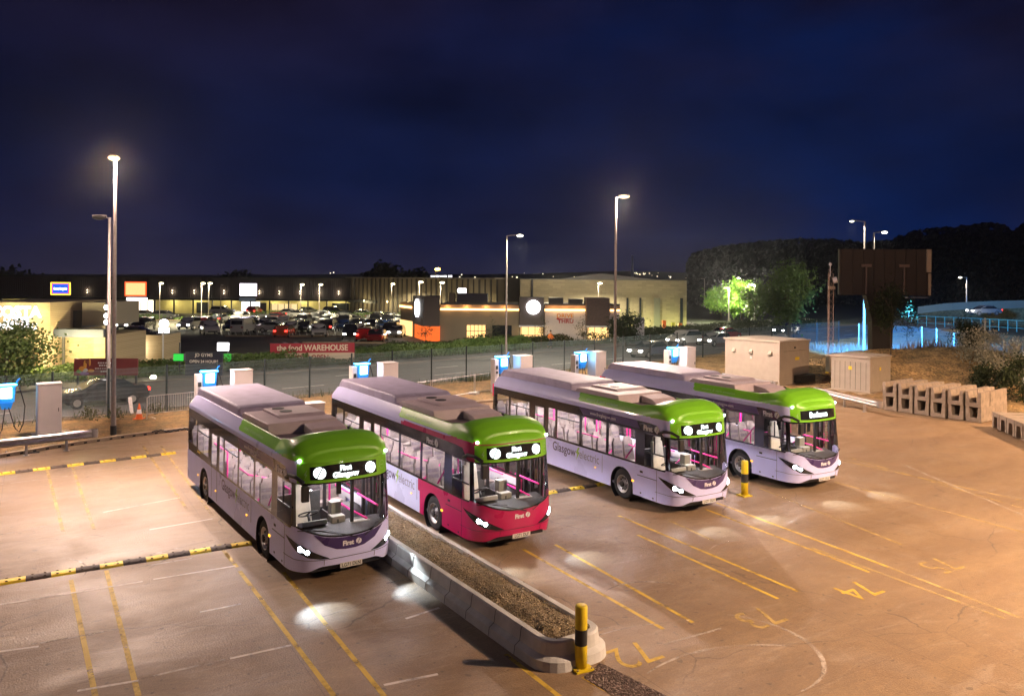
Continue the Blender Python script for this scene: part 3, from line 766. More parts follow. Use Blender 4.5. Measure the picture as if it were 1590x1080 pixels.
    b=MB(); b.ext([(-2.9,2.93),(-2.9,3.14),(-2.72,3.22),(-.55,3.22),(-.45,2.93)],-.98,.92)
    b.ext([(-2.75,3.2),(-2.68,3.29),(-1.35,3.29),(-1.1,3.2)],-.45,.86); b.ext([(-.47,2.93),(-.47,3.17),(.05,3.10),(.30,2.98),(.3,2.93)],-.05,.92)
    ac=b.build('air_conditioner',ACM,root,bevel=.03)
    b=MB()
    for x,y in ((-2.42,-.1),(-1.86,-.06)): b.cyl((x,y,3.29),(x,y,3.304),.17,n=24)
    b.build('fan',BLK,ac)
    for x in (-.35,.05,.45): b=MB(); b.box((x,1.0,3.0),(.05,.07,.16)); b.build('rib',BLK,root)
    # wipers
    for (u0,u1) in ((.15,-.85),(.35,.92)):
        b=MB(); p0=usurf(u0,.99,.03); p1=usurf(u1,1.27,.05); b.tube([p0,(p0+p1)/2+Vector((.03,0,.01)),p1],.012,5); b.tube([usurf(u1-.38*(1 if u1<0 else .8),1.23,.03),p1,usurf(u1+.42*(1 if u1<0 else .3),1.20 if u1>0 else 1.22,.03)],.009,4); b.build('wiper',BLK,root)
    # mirrors
    b=MB(); b.tube([(1.72,-1.24,2.36),(1.98,-1.26,2.47),(2.25,-1.20,2.47),(2.46,-1.08,2.36)],.05,6); b.box((2.50,-1.06,2.12),(.12,.17,.36)); b.build('mirror',BLK,root,bevel=.02)
    # ---------------- interior
    b=MB(); b.box((-2.2,0,.43),(8.6,2.36,.06)); b.box((-6.8,0,.62),(3.0,2.34,.36)); b.build('floor',FLOORIN,root)
    b=MB(); b.box((-3.2,0,2.55),(9.8,2.3,.04)); 
    for s in (-1,1):
        for xa,xb in ((-8.3,-6.62),(-5.44,-.59),(.59,.70)): b.box(((xa+xb)/2,s*1.19,.85),(xb-xa,.03,.8))
        for xw in (-6.03,0): b.box((xw,s*1.19,1.14),(1.18,.03,.2))
    b.box((-3.2,-1.1,2.46),(9.6,.16,.14),rx=.5); b.box((-3.2,1.1,2.46),(9.6,.16,.14),rx=-.5); b.box((-8.38,0,1.2),(.04,2.2,1.2)); b.build('lining',WALLIN,root)
    b=MB(); b.box((-3.6,-.72,2.515),(7.6,.07,.02)); b.box((-3.6,.72,2.515),(7.6,.07,.02)); b.box((1.55,.1,2.515),(.4,.25,.02)); b.build('ceiling_light',STRIPL,root)
    sm=cached('seat',seat_mesh)
    for x,zf in ((-7.9,.8),(-7.1,.8),(-6.35,.8),(-5.55,.8),(-4.6,.46),(-3.75,.46),(-2.9,.46)):
        inst('seat',sm,root,(x,-.74,zf)); inst('seat',sm,root,(x,.74,zf))
    inst('seat',sm,root,(-2.05,-.74,.46)); inst('seat',sm,root,(-1.2,-.74,.46)); inst('seat',sm,root,(-.35,-.74,.60))
    inst('seat',sm,root,(-.9,.74,.46))
    for x,y in ((-5.1,-.4),(-3.3,.42),(-2.4,-.42),(-1.6,.42),(-.75,-.42),(.2,.42),(.45,-.32),(-4.2,.42)):
        b=MB(); b.cyl((x,y,.46),(x,y,2.52),.027,n=8); b.build('grab_pole',PINK,root)
    for pts in ([(-2.35,.42,2.2),(.5,.42,2.2)],[(-5,-.42,2.2),(.4,-.42,2.2)],[(-2.0,-.42,.95),(-2.0,-.42,1.25),(-1.3,-.42,1.25),(-1.3,-.42,.95)],[(.6,.40,1.0),(1.1,.38,1.35),(1.7,.45,1.3),(1.95,.7,1.15)],[(-.1,1.1,1.25),(-1.5,1.1,1.25)],[(-.2,-.42,1.02),(.3,-.42,1.3)],[(-2.6,-1.12,1.7),(-1.7,-1.12,1.7),(-1.7,-.5,1.5),(-1.7,-.45,.9)],[(-1.0,-1.1,1.15),(-1.0,-.5,1.55),(-.2,-.5,1.55),(-.2,-.5,.9)],[(-5.4,-1.1,1.9),(-3.9,-1.1,1.9),(-3.9,-1.1,.9)],[(.05,-1.12,1.3),(.55,-1.1,1.9),(.55,-1.1,.6)],[(.9,.9,1.5),(2.0,.95,1.45)]):
        b=MB(); b.tube(pts,.026,6); b.build('handrail',PINK,root)
    b=MB(); b.box((.80,-.62,1.05),(.05,1.1,1.3)); b.box((1.35,-.02,.85),(1.05,.04,.75)); b.build('cab_partition',DASH,root)
    b=MB(); b.box((.80,-.55,2.0),(.012,.95,.55)); b.build('cab_screen',SIDEG,root)
    b=MB(); b.box((1.22,-.62,.95),(.50,.50,.16)); b.box((.98,-.62,1.48),(.14,.50,.95),ry=-.12,taper=.8); b.box((.94,-.62,2.0),(.1,.28,.2)); b.build('driver_seat',CABSEAT,root,bevel=.03)
    b=MB(); b.add([],[])
    # dashboard follows the screen
    for k in range(24):
        y0=-1.05+2.1*k/24; y1=y0+2.1/24; a0=surf(xfront(y0),y0,1.1).x-.03; a1=surf(xfront(y1),y1,1.1).x-.03
        b.add([(1.72,y0,1.16),(1.72,y1,1.16),(a1,y1,1.06),(a0,y0,1.06)],[(0,1,2,3)]); b.add([(1.72,y0,1.16),(1.72,y1,1.16),(1.72,y1,.5),(1.72,y0,.5)],[(0,1,2,3)])
    b.build('dashboard',DASH,root)
    b=MB(); b.box((1.78,-.62,1.2),(.36,.62,.12),ry=-.3); b.box((1.72,.0,1.22),(.3,.34,.16)); b.box((1.9,.5,1.12),(.22,.5,.05)); b.build('instrument_panel',DASHL,root,bevel=.02)
    b=MB(); b.lathe([(.23+.018*math.cos(q),.018*math.sin(q)) for q in [2*math.pi*k/6 for k in range(7)]],axis='Z',n=24); b.cyl((0,0,-.25),(0,0,0),.03); b.box((0,0,0),(.4,.04,.015)); w=b.build('steering_wheel',BLK,root,smooth=True); w.location=(1.50,-.62,1.36); w.rotation_euler=(0,R(-28),0)
    b=MB(); b.box((1.55,.02,1.42),(.22,.26,.34)); b.cyl((1.55,.02,1.1),(1.55,.02,1.3),.05); b.build('ticket_machine',DASHL,root,bevel=.015)
    b=MB()
    for x,y in ((.75,1.12),(1.33,1.16),(1.93,1.08),(.78,.06),(1.95,.30)): b.box((x,y,1.4),(.07,.07,2.2))
    b.box((1.35,1.14,2.36),(1.2,.1,.2)); b.box((2.04,.0,2.30),(.3,2.0,.16)); b.build('door_frame',BLK,root)
    b=MB(); b.box((1.98,-.05,2.0),(.03,.12,.28)); b.box((1.9,.33,1.9),(.03,.03,.6)); b.build('interior_mirror',BLK,root)
    b=MB(); b.add([(2.12,-.02,1.10),(2.2,.1,1.09),(2.14,.2,1.1),(2.06,.1,1.12)],[(0,1,2,3)]); b.build('pass_card',SPEC,root)  # card given a faint glow in its own colour
    b=MB(); b.box((-6.75,-1.253,1.4),(.34,.006,.06)); b.build('warning_label',YEL,root)
    b=MB()
    for (xa,xb) in ((-5.14,-5.12),(-4.5,-4.48)): b.box(((xa+xb)/2,-1.251,1.3),(.012,.006,1.9))
    b.build('emergency_door_seam',BLK,root)
    # headlamp beams onto the ground
    for s in (-1,1):
        l=lamp('headlight_beam','SPOT',usurf(s*1.14,.82,.06),420,(.80,.92,1.0),root,size=.03,spot=R(25),blend=1.0)
        l.rotation_euler=Vector((1,0,-.50)).to_track_quat('-Z','Y').to_euler(); l.scale=(1.9,.8,1)
    return root
BUSES=[((-6.202,19.995),-.597,'lilac and green electric bus nearest the camera, leftmost of the four parked in the yard','lilac','LG71 DLN',True),
((-2.165,22.240),-.565,'electric bus with crimson red front and green roof cap, beside the gravel island','crimson','LG71 DLF',True),
((3.560,25.612),-.547,'lilac and green bus right of the red fronted one, with round display marks','lilac','LG71 DLV',True),
((8.168,28.463),-.530,'rightmost lilac and green bus, display showing one single word, behind a yellow bollard','corner','LG71 DLU',False)]
for i,(p,a,lab,liv,pl,dsp) in enumerate(BUSES):
    # the fitted origin is the offside front axle; the bus stands on its centre line
    Fx,Fy=-math.sin(a),-math.cos(a); Sx,Sy=math.cos(a),-math.sin(a)
    make_bus(i,(p[0]+Sx*1.25,p[1]+Sy*1.25),math.atan2(Fy,Fx),lab,liv,pl,dsp)
# ============================================================ YARD LAMP POSTS (their light stays with them)
POLE=mat('galvanised pole',(.34,.30,.28),.5,metal=.3,noise=.12); POLEB=mat('pole base black',(.02,.02,.02),.6)
HEADG=glow('yard lamp lens',(1.0,.78,.56),1.9,False); SODC=(1.0,.73,.60); WARM=(1.0,.78,.45)
def yard_lamp(x,y,h,label,power,col=SODC,face=0,lit=True,group=None,band=True,size=.22,spot=160):
    t=empty('yard_lamp_post',(x,y,0),face,label,'lamp post',group)
    b=MB(); b.cyl((0,0,0),(0,0,1.8),.11,.10,16); b.cyl((0,0,1.8),(0,0,1.86),.10,.075,16); b.cyl((0,0,1.86),(0,0,h),.09,.07,14); b.cyl((0,0,h-.05),(.35,0,h+.06),.035,.03,8); b.build('pole',POLE,t,smooth=False)
    if band: b=MB(); b.cyl((0,0,.0),(0,0,.5),.125,.125,16); b.build('base_sleeve',POLEB,t)
    hd=MB(); hd.box((.5,0,h+.08),(.62,.26,.09)); hd=hd.build('lamp_head',POLE,t,bevel=.02)
    b=MB(); b.sph((.50,0,h-.0),(.36,.24,.12),14,8); b.build('lens',HEADG if lit else POLEB,hd,smooth=True)
    if lit: lamp('yard_light','SPOT',(.52,0,h-.03),power,col,t,rot=(0,0,0),size=size,spot=R(spot),blend=.75); lamp('lens_spill','POINT',(.52,0,h-.16),power*.03,col,t,size=.12)
    return t
pl=G(176,678); yard_lamp(pl.x,pl.y,12.1,'tall lit lamp post on the sandy verge left of the parked buses',150000,face=R(-70),spot=140)
yard_lamp(-30,11,12.1,'tall lit yard lamp post beyond the left edge of the view',80000,face=R(0),spot=140)
yard_lamp(6.35,49,12.1,'tall lit lamp post rising behind the buses near the middle of the yard',130000,face=R(-20))
yard_lamp(21,12,12.1,'tall lit yard lamp post standing beside the camera on the right',200000,col=(1.0,.69,.48),face=R(130),spot=160)
yard_lamp(36,33,12.1,'tall lit yard lamp post beyond the right edge of the view',150000,col=(1.0,.62,.36),face=R(170),spot=160)
p2=G(168,650); yard_lamp(p2.x,p2.y,9.9,'unlit grey post close behind the tall lamp post on the verge',0,face=R(180),lit=False,band=False)
# ============================================================ SPEED BUMPS
RUBY=mat('yellow rubber',(.85,.60,.02),.55,noise=.22,nscale=6,bump=.4,bscale=18); RUBK=mat('black rubber',(.085,.06,.045),.8,noise=.3,nscale=8,bump=.5,bscale=20)
def bump_line(p,q,n,label,first=0):
    t=empty('speed_bump',(p[0],p[1],0),math.atan2(q[1]-p[1],q[0]-p[0]),label,'speed bump')
    Lg=math.hypot(q[0]-p[0],q[1]-p[1]); w=Lg/n
    prof=[(-.16,0),(-.12,.04),(-.05,.06),(.05,.06),(.12,.04),(.16,0)]
    for kind,m in ((0,'yellow'),(1,'black')):
        me=cached(('bump',round(w,3),kind),lambda:(lambda b:(b.add([(xx,y,z) for xx in (0,w*.985) for y,z in prof],[tuple(range(6)),tuple(range(11,5,-1))]+[(i+1,i,6+i,7+i) for i in range(5)]),[b.box((w*(.25+.5*k),s*.10,.058),(.05,.02,.014),rx=-s*.35,mi=1) for k in (0,1) for s in (-1,1)]) and b)(MB()).mesh('bump_segment',[RUBY if kind==0 else RUBK,RUBK],False))
        for k in range(n):
            if (k+first)%2==kind: inst('bump_segment',me,t,(k*w,0,.001))
    return t
bump_line((-11.62,18.19),(-6.83,21.04),11,'near yellow and black rubber speed bump running across the bays to the leftmost bus',0)
bump_line((-22.7,24.72),(-11.62,18.19),1,'x') if False else None
bump_line((-18.5,27.75),(-13.35,31.76),12,'far yellow and black speed bump crossing the pale bays behind the leftmost bus',1)
bump_line((.55,25.78),(3.35,27.5),6,'short yellow and black speed bump showing between the red bus and its right neighbour',1)
bump_line((-2.9,20.4),(-2.35,19.5),2,'short piece of yellow speed bump at the front corner of the leftmost bus',0)
# ============================================================ GRAVEL PLANTER BETWEEN THE FIRST TWO BUSES
PLC=mat('planter concrete',(.52,.50,.46),.75,noise=.18,nscale=2.5,bump=.25)
t=empty('kerbed_planter',(0,0,0),0,'long raised concrete kerb island filled with tan gravel between two buses','planter')
A0=Vector((.72,14.22)); D=Vector((-.545,.838)).normalized(); Nn=Vector((D.y,-D.x))  # D runs back between the buses, Nn to the right
WID=1.30; LEN=16.5
def outline(off,r,n=6):
    """plan of the island, corners rounded at the near end, offset inwards"""
    P=[]
    w0,w1=off,WID-off
    for k in range(n+1):
        a=math.pi/2*k/n; P.append((w0+r*(1-math.sin(a)),off+r*(1-math.cos(a))) )
    P=[(w0,LEN)]+[(w0,off+r)]+[(w0+r*(1-math.cos(math.pi/2*k/n)),off+r*(1-math.sin(math.pi/2*k/n))) for k in range(1,n+1)]
    P+=[(w1-r*(1-math.cos(math.pi/2*(1-k/n))),off+r*(1-math.sin(math.pi/2*(1-k/n)))) for k in range(0,n+1)]+[(w1,LEN)]
    return [A0+Nn*a+D*c for a,c in P]
prof=[(-.16,0.0),(-.14,.17),(-.03,.24),(.0,.46),(.03,.49),(.15,.49),(.17,.40)]
b=MB(); rings=[outline(o_,max(.05,.38-o_)) for o_,z in prof]; n=len(rings[0])
for (o_,z),rg in zip(prof,rings): b.v+=[(p.x,p.y,z) for p in rg]
for j in range(len(prof)-1):
    for i in range(n-1): b.f.append((j*n+i,j*n+i+1,(j+1)*n+i+1,(j+1)*n+i)); b.m.append(0)
b.build('kerb_wall',PLC,t,smooth=False)
b=MB()
for k in range(1,17):
    for s in (0,1):
        base=A0+D*(k*.915)
        pts=[(base+Nn*(o_-.006 if s==0 else WID-o_+.006)) for o_,z in prof[:5]]
        b.tube([(p.x,p.y,z+(.004 if z>0 else .01)) for p,(o_,z) in zip(pts,prof[:5])],.006,4)
b.build('kerb_joint',mat('dark kerb joint',(.04,.035,.03),.9),t)  # dark lines along the joints between kerb units
b=MB(); n1,n2=16,150
for j in range(n2+1):
    for i in range(n1+1):
        a=.14+(WID-.28)*i/n1; c=.14+(LEN-.14)*j/n2; p=A0+Nn*a+D*c
        edge=min(i,n1-i)/n1; h=.40+.10*min(1,edge*4)+.05*mnoise.noise(Vector((p.x*2.2,p.y*2.2,0)))+.03*mnoise.noise(Vector((p.x*7,p.y*7,4)))
        if j<5: h-=.03*(5-j)/5
        b.v.append((p.x,p.y,h))
for j in range(n2):
    for i in range(n1): k=j*(n1+1)+i; b.f.append((k,k+1,k+n1+2,k+n1+1)); b.m.append(0)
b.build('gravel_bed',GRAV,t)
b=MB(); rr=random.Random(11)
for k in range(5200):
    a=rr.uniform(.17,WID-.17); c=.16+(LEN-1)*rr.random()**1.5; p=A0+Nn*a+D*c; s=rr.uniform(.010,.026)
    edge=min(a,WID-a)/WID; h=.40+.10*min(1,edge*4)+.05*mnoise.noise(Vector((p.x*2.2,p.y*2.2,0)))+.03*mnoise.noise(Vector((p.x*7,p.y*7,4)))
    q=[Vector((rr.uniform(-1,1),rr.uniform(-1,1),rr.uniform(-.5,1))).normalized()*s for _ in range(4)]
    b.add([Vector((p.x,p.y,h+s*.3))+v for v in q],[(0,1,2),(0,3,1),(1,3,2),(2,3,0)],mi=rr.randrange(3))
o=b.build('gravel_stones',[mat('stone pale',(.50,.40,.24),.7),mat('stone tan',(.36,.26,.13),.8),mat('stone dark',(.13,.09,.05),.8)],t); o['kind']='stuff'
# ============================================================ BOLLARDS
BY=mat('bollard yellow',(.68,.50,.015),.4,noise=.10,nscale=5); BB=mat('bollard black',(.02,.02,.02),.5)
def bollard(x,y,label,h=1.15,rz=0):
    t=empty('bollard',(x,y,0),rz,label,'bollard','yellow and black bollards')
    b=MB(); b.lathe([(0,0),(.112,0),(.112,h*.38),(.112,h*.63),(.112,h-.03),(.10,h-.008),(.06,h),(0,h)],n=28)
    for i in range(len(b.f)): b.m[i]=1 if 28*2<=i<28*3 else 0
    b.build('post',[BY,BB],t,smooth=True,fix=True); b=MB(); b.box((0,0,.02),(.36,.36,.03)); pb=b.build('base_plate',BY,t)
    for sx in (-1,1):
        for sy in (-1,1): b=MB(); b.cyl((sx*.14,sy*.14,.035),(sx*.14,sy*.14,.06),.016,n=6); b.build('bolt',POLE,pb)
    return t
p=G(902,1037); bollard(p.x,p.y,'yellow bollard with black band at the near end of the gravel planter',rz=R(25))
p=G(1156,769); bollard(p.x,p.y,'yellow bollard with black band standing between the two rightmost buses',rz=R(25))
# ============================================================ CHARGERS
CAB=mat('white cabinet steel',(.62,.56,.55),.5,noise=.05,nscale=2); BLUEL=glow('blue charger light',(.06,.42,1.0),22.0); BLUEC=mat('blue charger shell',(.03,.22,.55),.35,emit=(.0,.22,.8),es=.45); SCRW=glow('charger screen',(.45,.80,1.0),16.0,False)
CABLE=mat('black cable',(.012,.012,.014),.55)
def charger(px,top,label,d,rz=R(35)):
    p=atY(px,top,d); x,y=p.x,p.y
    t=empty('bus_charger',(x,y,.1),rz,label,'charger','bus chargers along the verge')
    z=2.15
    b=MB(); b.box((-.42,.05,1.0),(.30,.45,2.1)); b.build('pedestal',CAB,t,bevel=.015)
    b=MB(); b.box((.08,-.02,1.78),(.62,.34,.72),taper=1.12); q=b.build('charging_head',BLUEC,t,bevel=.03)
    b=MB(); b.box((.08,-.245,1.84),(.40,.03,.46)); b.build('screen',SCRW,q)
    b=MB(); b.box((.08,-.0,2.17),(.78,.44,.04)); b.build('blue_light',BLUEL,q)
    b=MB(); b.box((.08,-.03,1.28),(.34,.26,.30),taper=1.5); b.build('plug_holder',BLUEC,q)
    for s,r in ((-.10,.30),(.22,.34)):
        pts=[(.08+s*.4,-.2,1.2),(.08+s,-.25,.7),(.08+s*1.5,-.30,.30),(.08+s*2.2,-.28,.12),(.08+s*2.9,-.2,.45),(.08+s*3.2,-.05,1.2),(.08+s*2.6,0,1.75),(.08+s*2.0,.02,2.2)]
        b=MB(); b.tube(pts,.022,6); b.build('cable',CABLE,t)
    b=MB(); b.tube([(.42,0,2.15),(.52,0,2.36),(.60,0,2.42)],.03,6); b.build('cable_arm',BLUEC,t)
    b=MB(); b.box((-.42,-.19,1.55),(.16,.02,.22)); b.box((-.42,-.2,1.25),(.12,.03,.14)); b.build('control_panel',BB,t)
    lamp('charger_light','POINT',(.08,-.9,2.1),26,(.15,.55,1.0),t,size=.15)
    return t
def cabinet(px,top,w,dp,h,d,label,rz=R(35)):
    p=atY(px,top,d)
    t=empty('power_cabinet',(p.x,p.y,.1),rz,label,'cabinet','white power cabinets beside the chargers')
    b=MB(); b.box((0,0,h/2),(w,dp,h)); b.build('housing',CAB,t,bevel=.02)
    b=MB(); b.box((0,-dp/2-.002,h/2),(w*.9,.012,h*.92)); dr=b.build('door',CAB,t,bevel=.004); b=MB(); b.box((w*.36,-dp/2-.02,h*.5),(.03,.03,.16)); b.build('handle',BB,dr)
    b=MB(); b.box((0,0,h+.012),(w*1.03,dp*1.03,.03)); b.build('lid',CAB,t)
    b=MB(); b.box((.1,0,-.02),(w*1.6,dp*1.3,.14)); b.build('plinth',KERB,t)
    return t
spots=[(6,611,76,598,34.6,'at the left edge of the picture behind the steel barrier'),(322,588,375,576,40.2,'behind the leftmost bus'),(560,572,602,562,44.2,'behind the crimson fronted bus'),(778,560,812,549,48.8,'left of the tall lamp post behind the third bus'),(901,548,927,541,52.0,'right beside the tall middle lamp post'),(1044,540,1067,533,56.0,'behind the rightmost bus near the large kiosk')]
for (cx,ct,bx,bt,d,w) in spots:
    charger(cx,ct,'blue lit charger '+w,d)
    cabinet(bx,bt,.92,.80,2.22,d+.25,'white power cabinet '+w)
p=atY(485,628,39.0); t=empty('equipment_box',(p.x,p.y,.1),R(35),'low white equipment box on the verge between the two left buses','box')
b=MB(); b.box((0,0,.4),(1.0,.7,.8)); b.build('housing',CAB,t,bevel=.02); b=MB(); b.box((0,0,.81),(1.06,.76,.04)); b.build('lid',CAB,t)
# ============================================================ STEEL CRASH BARRIERS
STEEL=mat('galvanised steel',(.62,.58,.56),.32,metal=.75,noise=.12,nscale=4)
def barrier(p,q,label,posts,h=.74,rises=False):
    d=q-p; d.z=0; Lg=d.length; t=empty('crash_barrier',(p.x,p.y,0),math.atan2(d.y,d.x),label,'barrier','steel crash barriers round the yard')
    prof=[(.0,.16),(-.03,.14),(-.08,.10),(-.08,.06),(-.02,.02),(-.02,-.02),(-.08,-.06),(-.08,-.10),(-.03,-.14),(.0,-.16)]
    b=MB(); n=len(prof)
    b.v+=[(xx,y,h-.16+z) for xx in (-.2,Lg+.2) for y,z in prof]; b.v+=[(xx,y+.012,h-.16+z) for xx in (-.2,Lg+.2) for y,z in prof]
    b.f+=[(i,i+1,n+i+1,n+i) for i in range(n-1)]+[(2*n+i,3*n+i,3*n+i+1,2*n+i+1) for i in range(n-1)]; b.m+=[0]*(2*n-2)
    b.build('rail',STEEL,t,smooth=True); b=MB(); b.lathe([(.16,-.16),(.17,0),(.16,.16)],c=(Lg+.3,.10,h-.16),n=12); b.build('end_cap',STEEL,t,smooth=True)
    for k in range(posts):
        b=MB(); b.box((Lg*(k+.5)/posts,.06,(h-.02)/2),(.08,.12,h-.04)); b.box((Lg*(k+.5)/posts,.06,.015),(.2,.2,.02)); b.build('post',STEEL,t)
    return t
barrier(G(-60,689,.74),G(134,668,.74),'steel crash barrier on the left in front of the charger and white cabinet',3)
barrier(G(1125,579,.74),G(1196,591,.74),'steel crash barrier in front of the large kiosk beyond the rightmost bus',3)
barrier(G(1267,601,.74),G(1358,622,.74),'steel crash barrier in front of the smaller kiosk right of the buses',3)
# ============================================================ KIOSKS
KM=mat('kiosk grey beige steel',(.36,.31,.25),.6,noise=.07,nscale=2.5,bump=.06,bscale=8); KD=mat('kiosk dark trim',(.02,.018,.015),.8); YLAB=mat('yellow warning plate',(.78,.58,.03),.5)  # the dark tone is for latches, cable box and panel joints
def kiosk(c,l,r,h,label,big):
    """c nearest corner, l and r the far ends of the two faces seen"""
    c=Vector(c);l=Vector(l);r=Vector(r); ax=(c-l); w=ax.length; ux=ax.normalized(); dp=(r-c).length; ang=math.atan2(ux.y,ux.x)
    t=empty('substation_kiosk',(l.x,l.y,.06),ang,label,'kiosk')
    b=MB(); b.box((w/2,dp/2,h/2-.04),(w,dp,h-.08)); b.build('housing',KM,t,bevel=.015)
    b=MB(); b.box((w/2,dp/2,h-.02),(w+.16,dp+.16,.10)); b.box((w/2,dp/2,h+.05),(w*.92,dp*.92,.06)); b.build('roof',KM,t,bevel=.02)
    b=MB(); b.box((w/2,dp/2,-.02),(w+.5,dp+.5,.16)); b.build('plinth',KERB,t)
    if big:
        for fx in (.18,.50,.84):
            v=MB(); v.add([(w*fx-.11,-.01,h-.62),(w*fx+.11,-.01,h-.62),(w*fx+.11,-.20,h-.86),(w*fx-.11,-.20,h-.86),(w*fx-.11,-.01,h-.95),(w*fx+.11,-.01,h-.95)],[(0,1,2,3),(0,3,4),(1,5,2),(3,2,5,4)]); v.build('vent_hood',KM,t)
        b=MB(); b.box((w*.49,-.012,h-1.18),(.13,.01,.16)); b.build('notice',mat('white notice',(.7,.68,.66),.5),t)
        b=MB(); b.box((w+.012,dp*.58,h-1.2),(.012,.5,.20)); b.build('warning_plate',YLAB,t)
        b=MB(); b.box((w+.02,dp*.5,h-.45),(.04,.14,.10)); b.box((w+.004,dp*.5,h-.66),(.01,dp*.75,.015)); b.build('latch',KD,t)
        b=MB(); b.box((w+.28,dp*.72,.42),(.5,dp*.5,.5)); b.build('cable_box',KD,t,bevel=.02)
    else:
        for k in range(7): b=MB(); b.box((w*(.1+.8*k/6),-.006,h*.47),(.014,.012,h*.78)); b.build('panel_joint',KD,t)
        b=MB(); b.box((w*.5,-.012,h*.68),(.22,.01,.22)); b.build('warning_plate',YLAB,t); b=MB(); b.box((w+.012,dp*.48,h*.66),(.012,.20,.20)); b.build('warning_plate',YLAB,t)
    return t
kiosk((17.6,52.4),(14.9,55.7),(20.55,54.5),2.95,'large grey beige substation kiosk with three small vent hoods',True)
kiosk((22.2,49.4),(20.55,51.3),(24.75,50.7),2.22,'smaller ribbed grey kiosk with yellow plates beside the concrete troughs',False)
b=MB(); b.box((0,0,.12),(.35,.35,.24)); b.cyl((0,0,.2),(0,0,.6),.13,.11,10); p=G(1284,586,.3); tag(b.build('marker_post',YLAB,loc=(p.x,p.y,.1)),'short yellow marker between the two kiosks','marker')
# ============================================================ CONCRETE TROUGHS
TR=mat('precast trough concrete',(.30,.24,.185),.8,noise=.3,nscale=3,bump=.25)
def trough_mesh():
    b=MB(); w,h,l=.37,.74,1.0
    b.ext([(-w,0),(w,0),(w,h),(.23,h),(.17,.20),(-.17,.20),(-.23,h),(-w,h)],0,l); b.box((-.30,.5,h),(.12,1.0,.03)); return b.mesh('trough',TR)
tm=trough_mesh()
ordn=['first','second','third','fourth','fifth','sixth','seventh','eighth']
p=Vector((20.32,43.75)); q=Vector((23.35,39.75)); d=(q-p).normalized(); back=Vector((-d.y,d.x)); ang=math.atan2(d.y,d.x)
rt=random.Random(5)
for lvl in range(2):
    for rowi in range(3):
        for k in range(6):
            c=p+d*(k*.855+.42)+back*(rowi*1.04+rt.uniform(-.04,.04)); 
            o=inst('concrete_trough',tm,None,(c.x,c.y,.03+lvl*.745),(0,0,ang+rt.uniform(-.03,.03)))
            tag(o,f"{'upper' if lvl else 'lower'} precast trough, {['front','middle','back'][rowi]} row of the stack, {ordn[k]} from the left",'trough','concrete troughs stacked at the yard edge')
p=Vector((23.25,38.6)); q=Vector((22.35,33.2)); d=(q-p).normalized(); back=Vector((-d.y,d.x)); ang=math.atan2(d.y,d.x)
for k in range(7):
    c=p+d*(k*.80+.4)+back*.0
    o=inst('concrete_trough',tm,None,(c.x,c.y,.03+.74),(0,math.pi,ang)); o.location=(c.x,c.y,.77)
    o.rotation_euler=(0,math.pi,ang); o.scale=(1,1.8,1)
    tag(o,f'{ordn[k]} upturned trough in the low single row at the right edge','trough','upturned troughs in the low row')
# ============================================================ TEMPORARY BARRIER, CONE, LOOSE THINGS
p=G(228,650,.1); q=G(322,640,.1)
t=empty('pedestrian_barrier',(p.x,p.y,.1),math.atan2(q.y-p.y,q.x-p.x),'grey steel pedestrian barrier behind the rear of the leftmost bus','barrier'); Lg=(q-p).length
b=MB(); b.tube([(0,0,0),(0,0,1.0),(.12,0,1.1),(Lg-.12,0,1.1),(Lg,0,1.0),(Lg,0,0)],.022,6); b.tube([(0,0,.25),(Lg,0,.25)],.018,6); b.build('frame',STEEL,t)
b=MB()
for k in range(1,26): b.cyl((Lg*k/26,0,.25),(Lg*k/26,0,1.1),.006,n=4)
b.build('bars',STEEL,t); b=MB(); b.box((.3,0,.02),(.06,.6,.03)); b.box((Lg-.3,0,.02),(.06,.6,.03)); b.build('foot',STEEL,t)
CO=mat('cone orange',(.75,.13,.02),.5); CW=mat('cone white band',(.75,.72,.7),.4)
p=G(216,650,.1); t=empty('traffic_cone',(p.x,p.y,.1),0,'orange traffic cone with white band by the pedestrian barrier','cone')
b=MB(); b.box((0,0,.02),(.42,.42,.04)); b.build('base',CO,t); b=MB(); b.lathe([(.16,.04),(.12,.26),(.085,.46),(.03,.75),(0,.76)],n=16)
for i in range(len(b.f)): b.m[i]=1 if 16<=i<32 else 0
b.build('body',[CO,CW],t,smooth=True)
b=MB(); p=G(203,640,.1); b.box((0,0,.35),(.16,1.4,.05),rx=.45); tag(b.build('leaning_plank',mat('pale board',(.6,.55,.5),.7),loc=(p.x,p.y,.12),rz=R(30)),'pale plank leaning beside the orange cone','plank')
b=MB(); p=G(268,672,.12); b.tube([(p.x-.9+.05*k,p.y+.25*math.sin(k*.35)+.02*k,.16+.02*(k%3)) for k in range(44)],.035,6); tag(b.build('cable_coil',CABLE),'black cable lying on the sandy verge behind the leftmost bus','cable')
b=MB(); p=G(12,702,.0); b.tube([(p.x-1+.06*k,p.y-.3+.25*math.sin(k*.5),.05+.05*abs(math.sin(k*.4))) for k in range(40)],.03,6); tag(b.build('cable_coil',CABLE),'black cable loops at the left end of the crash barrier','cable')
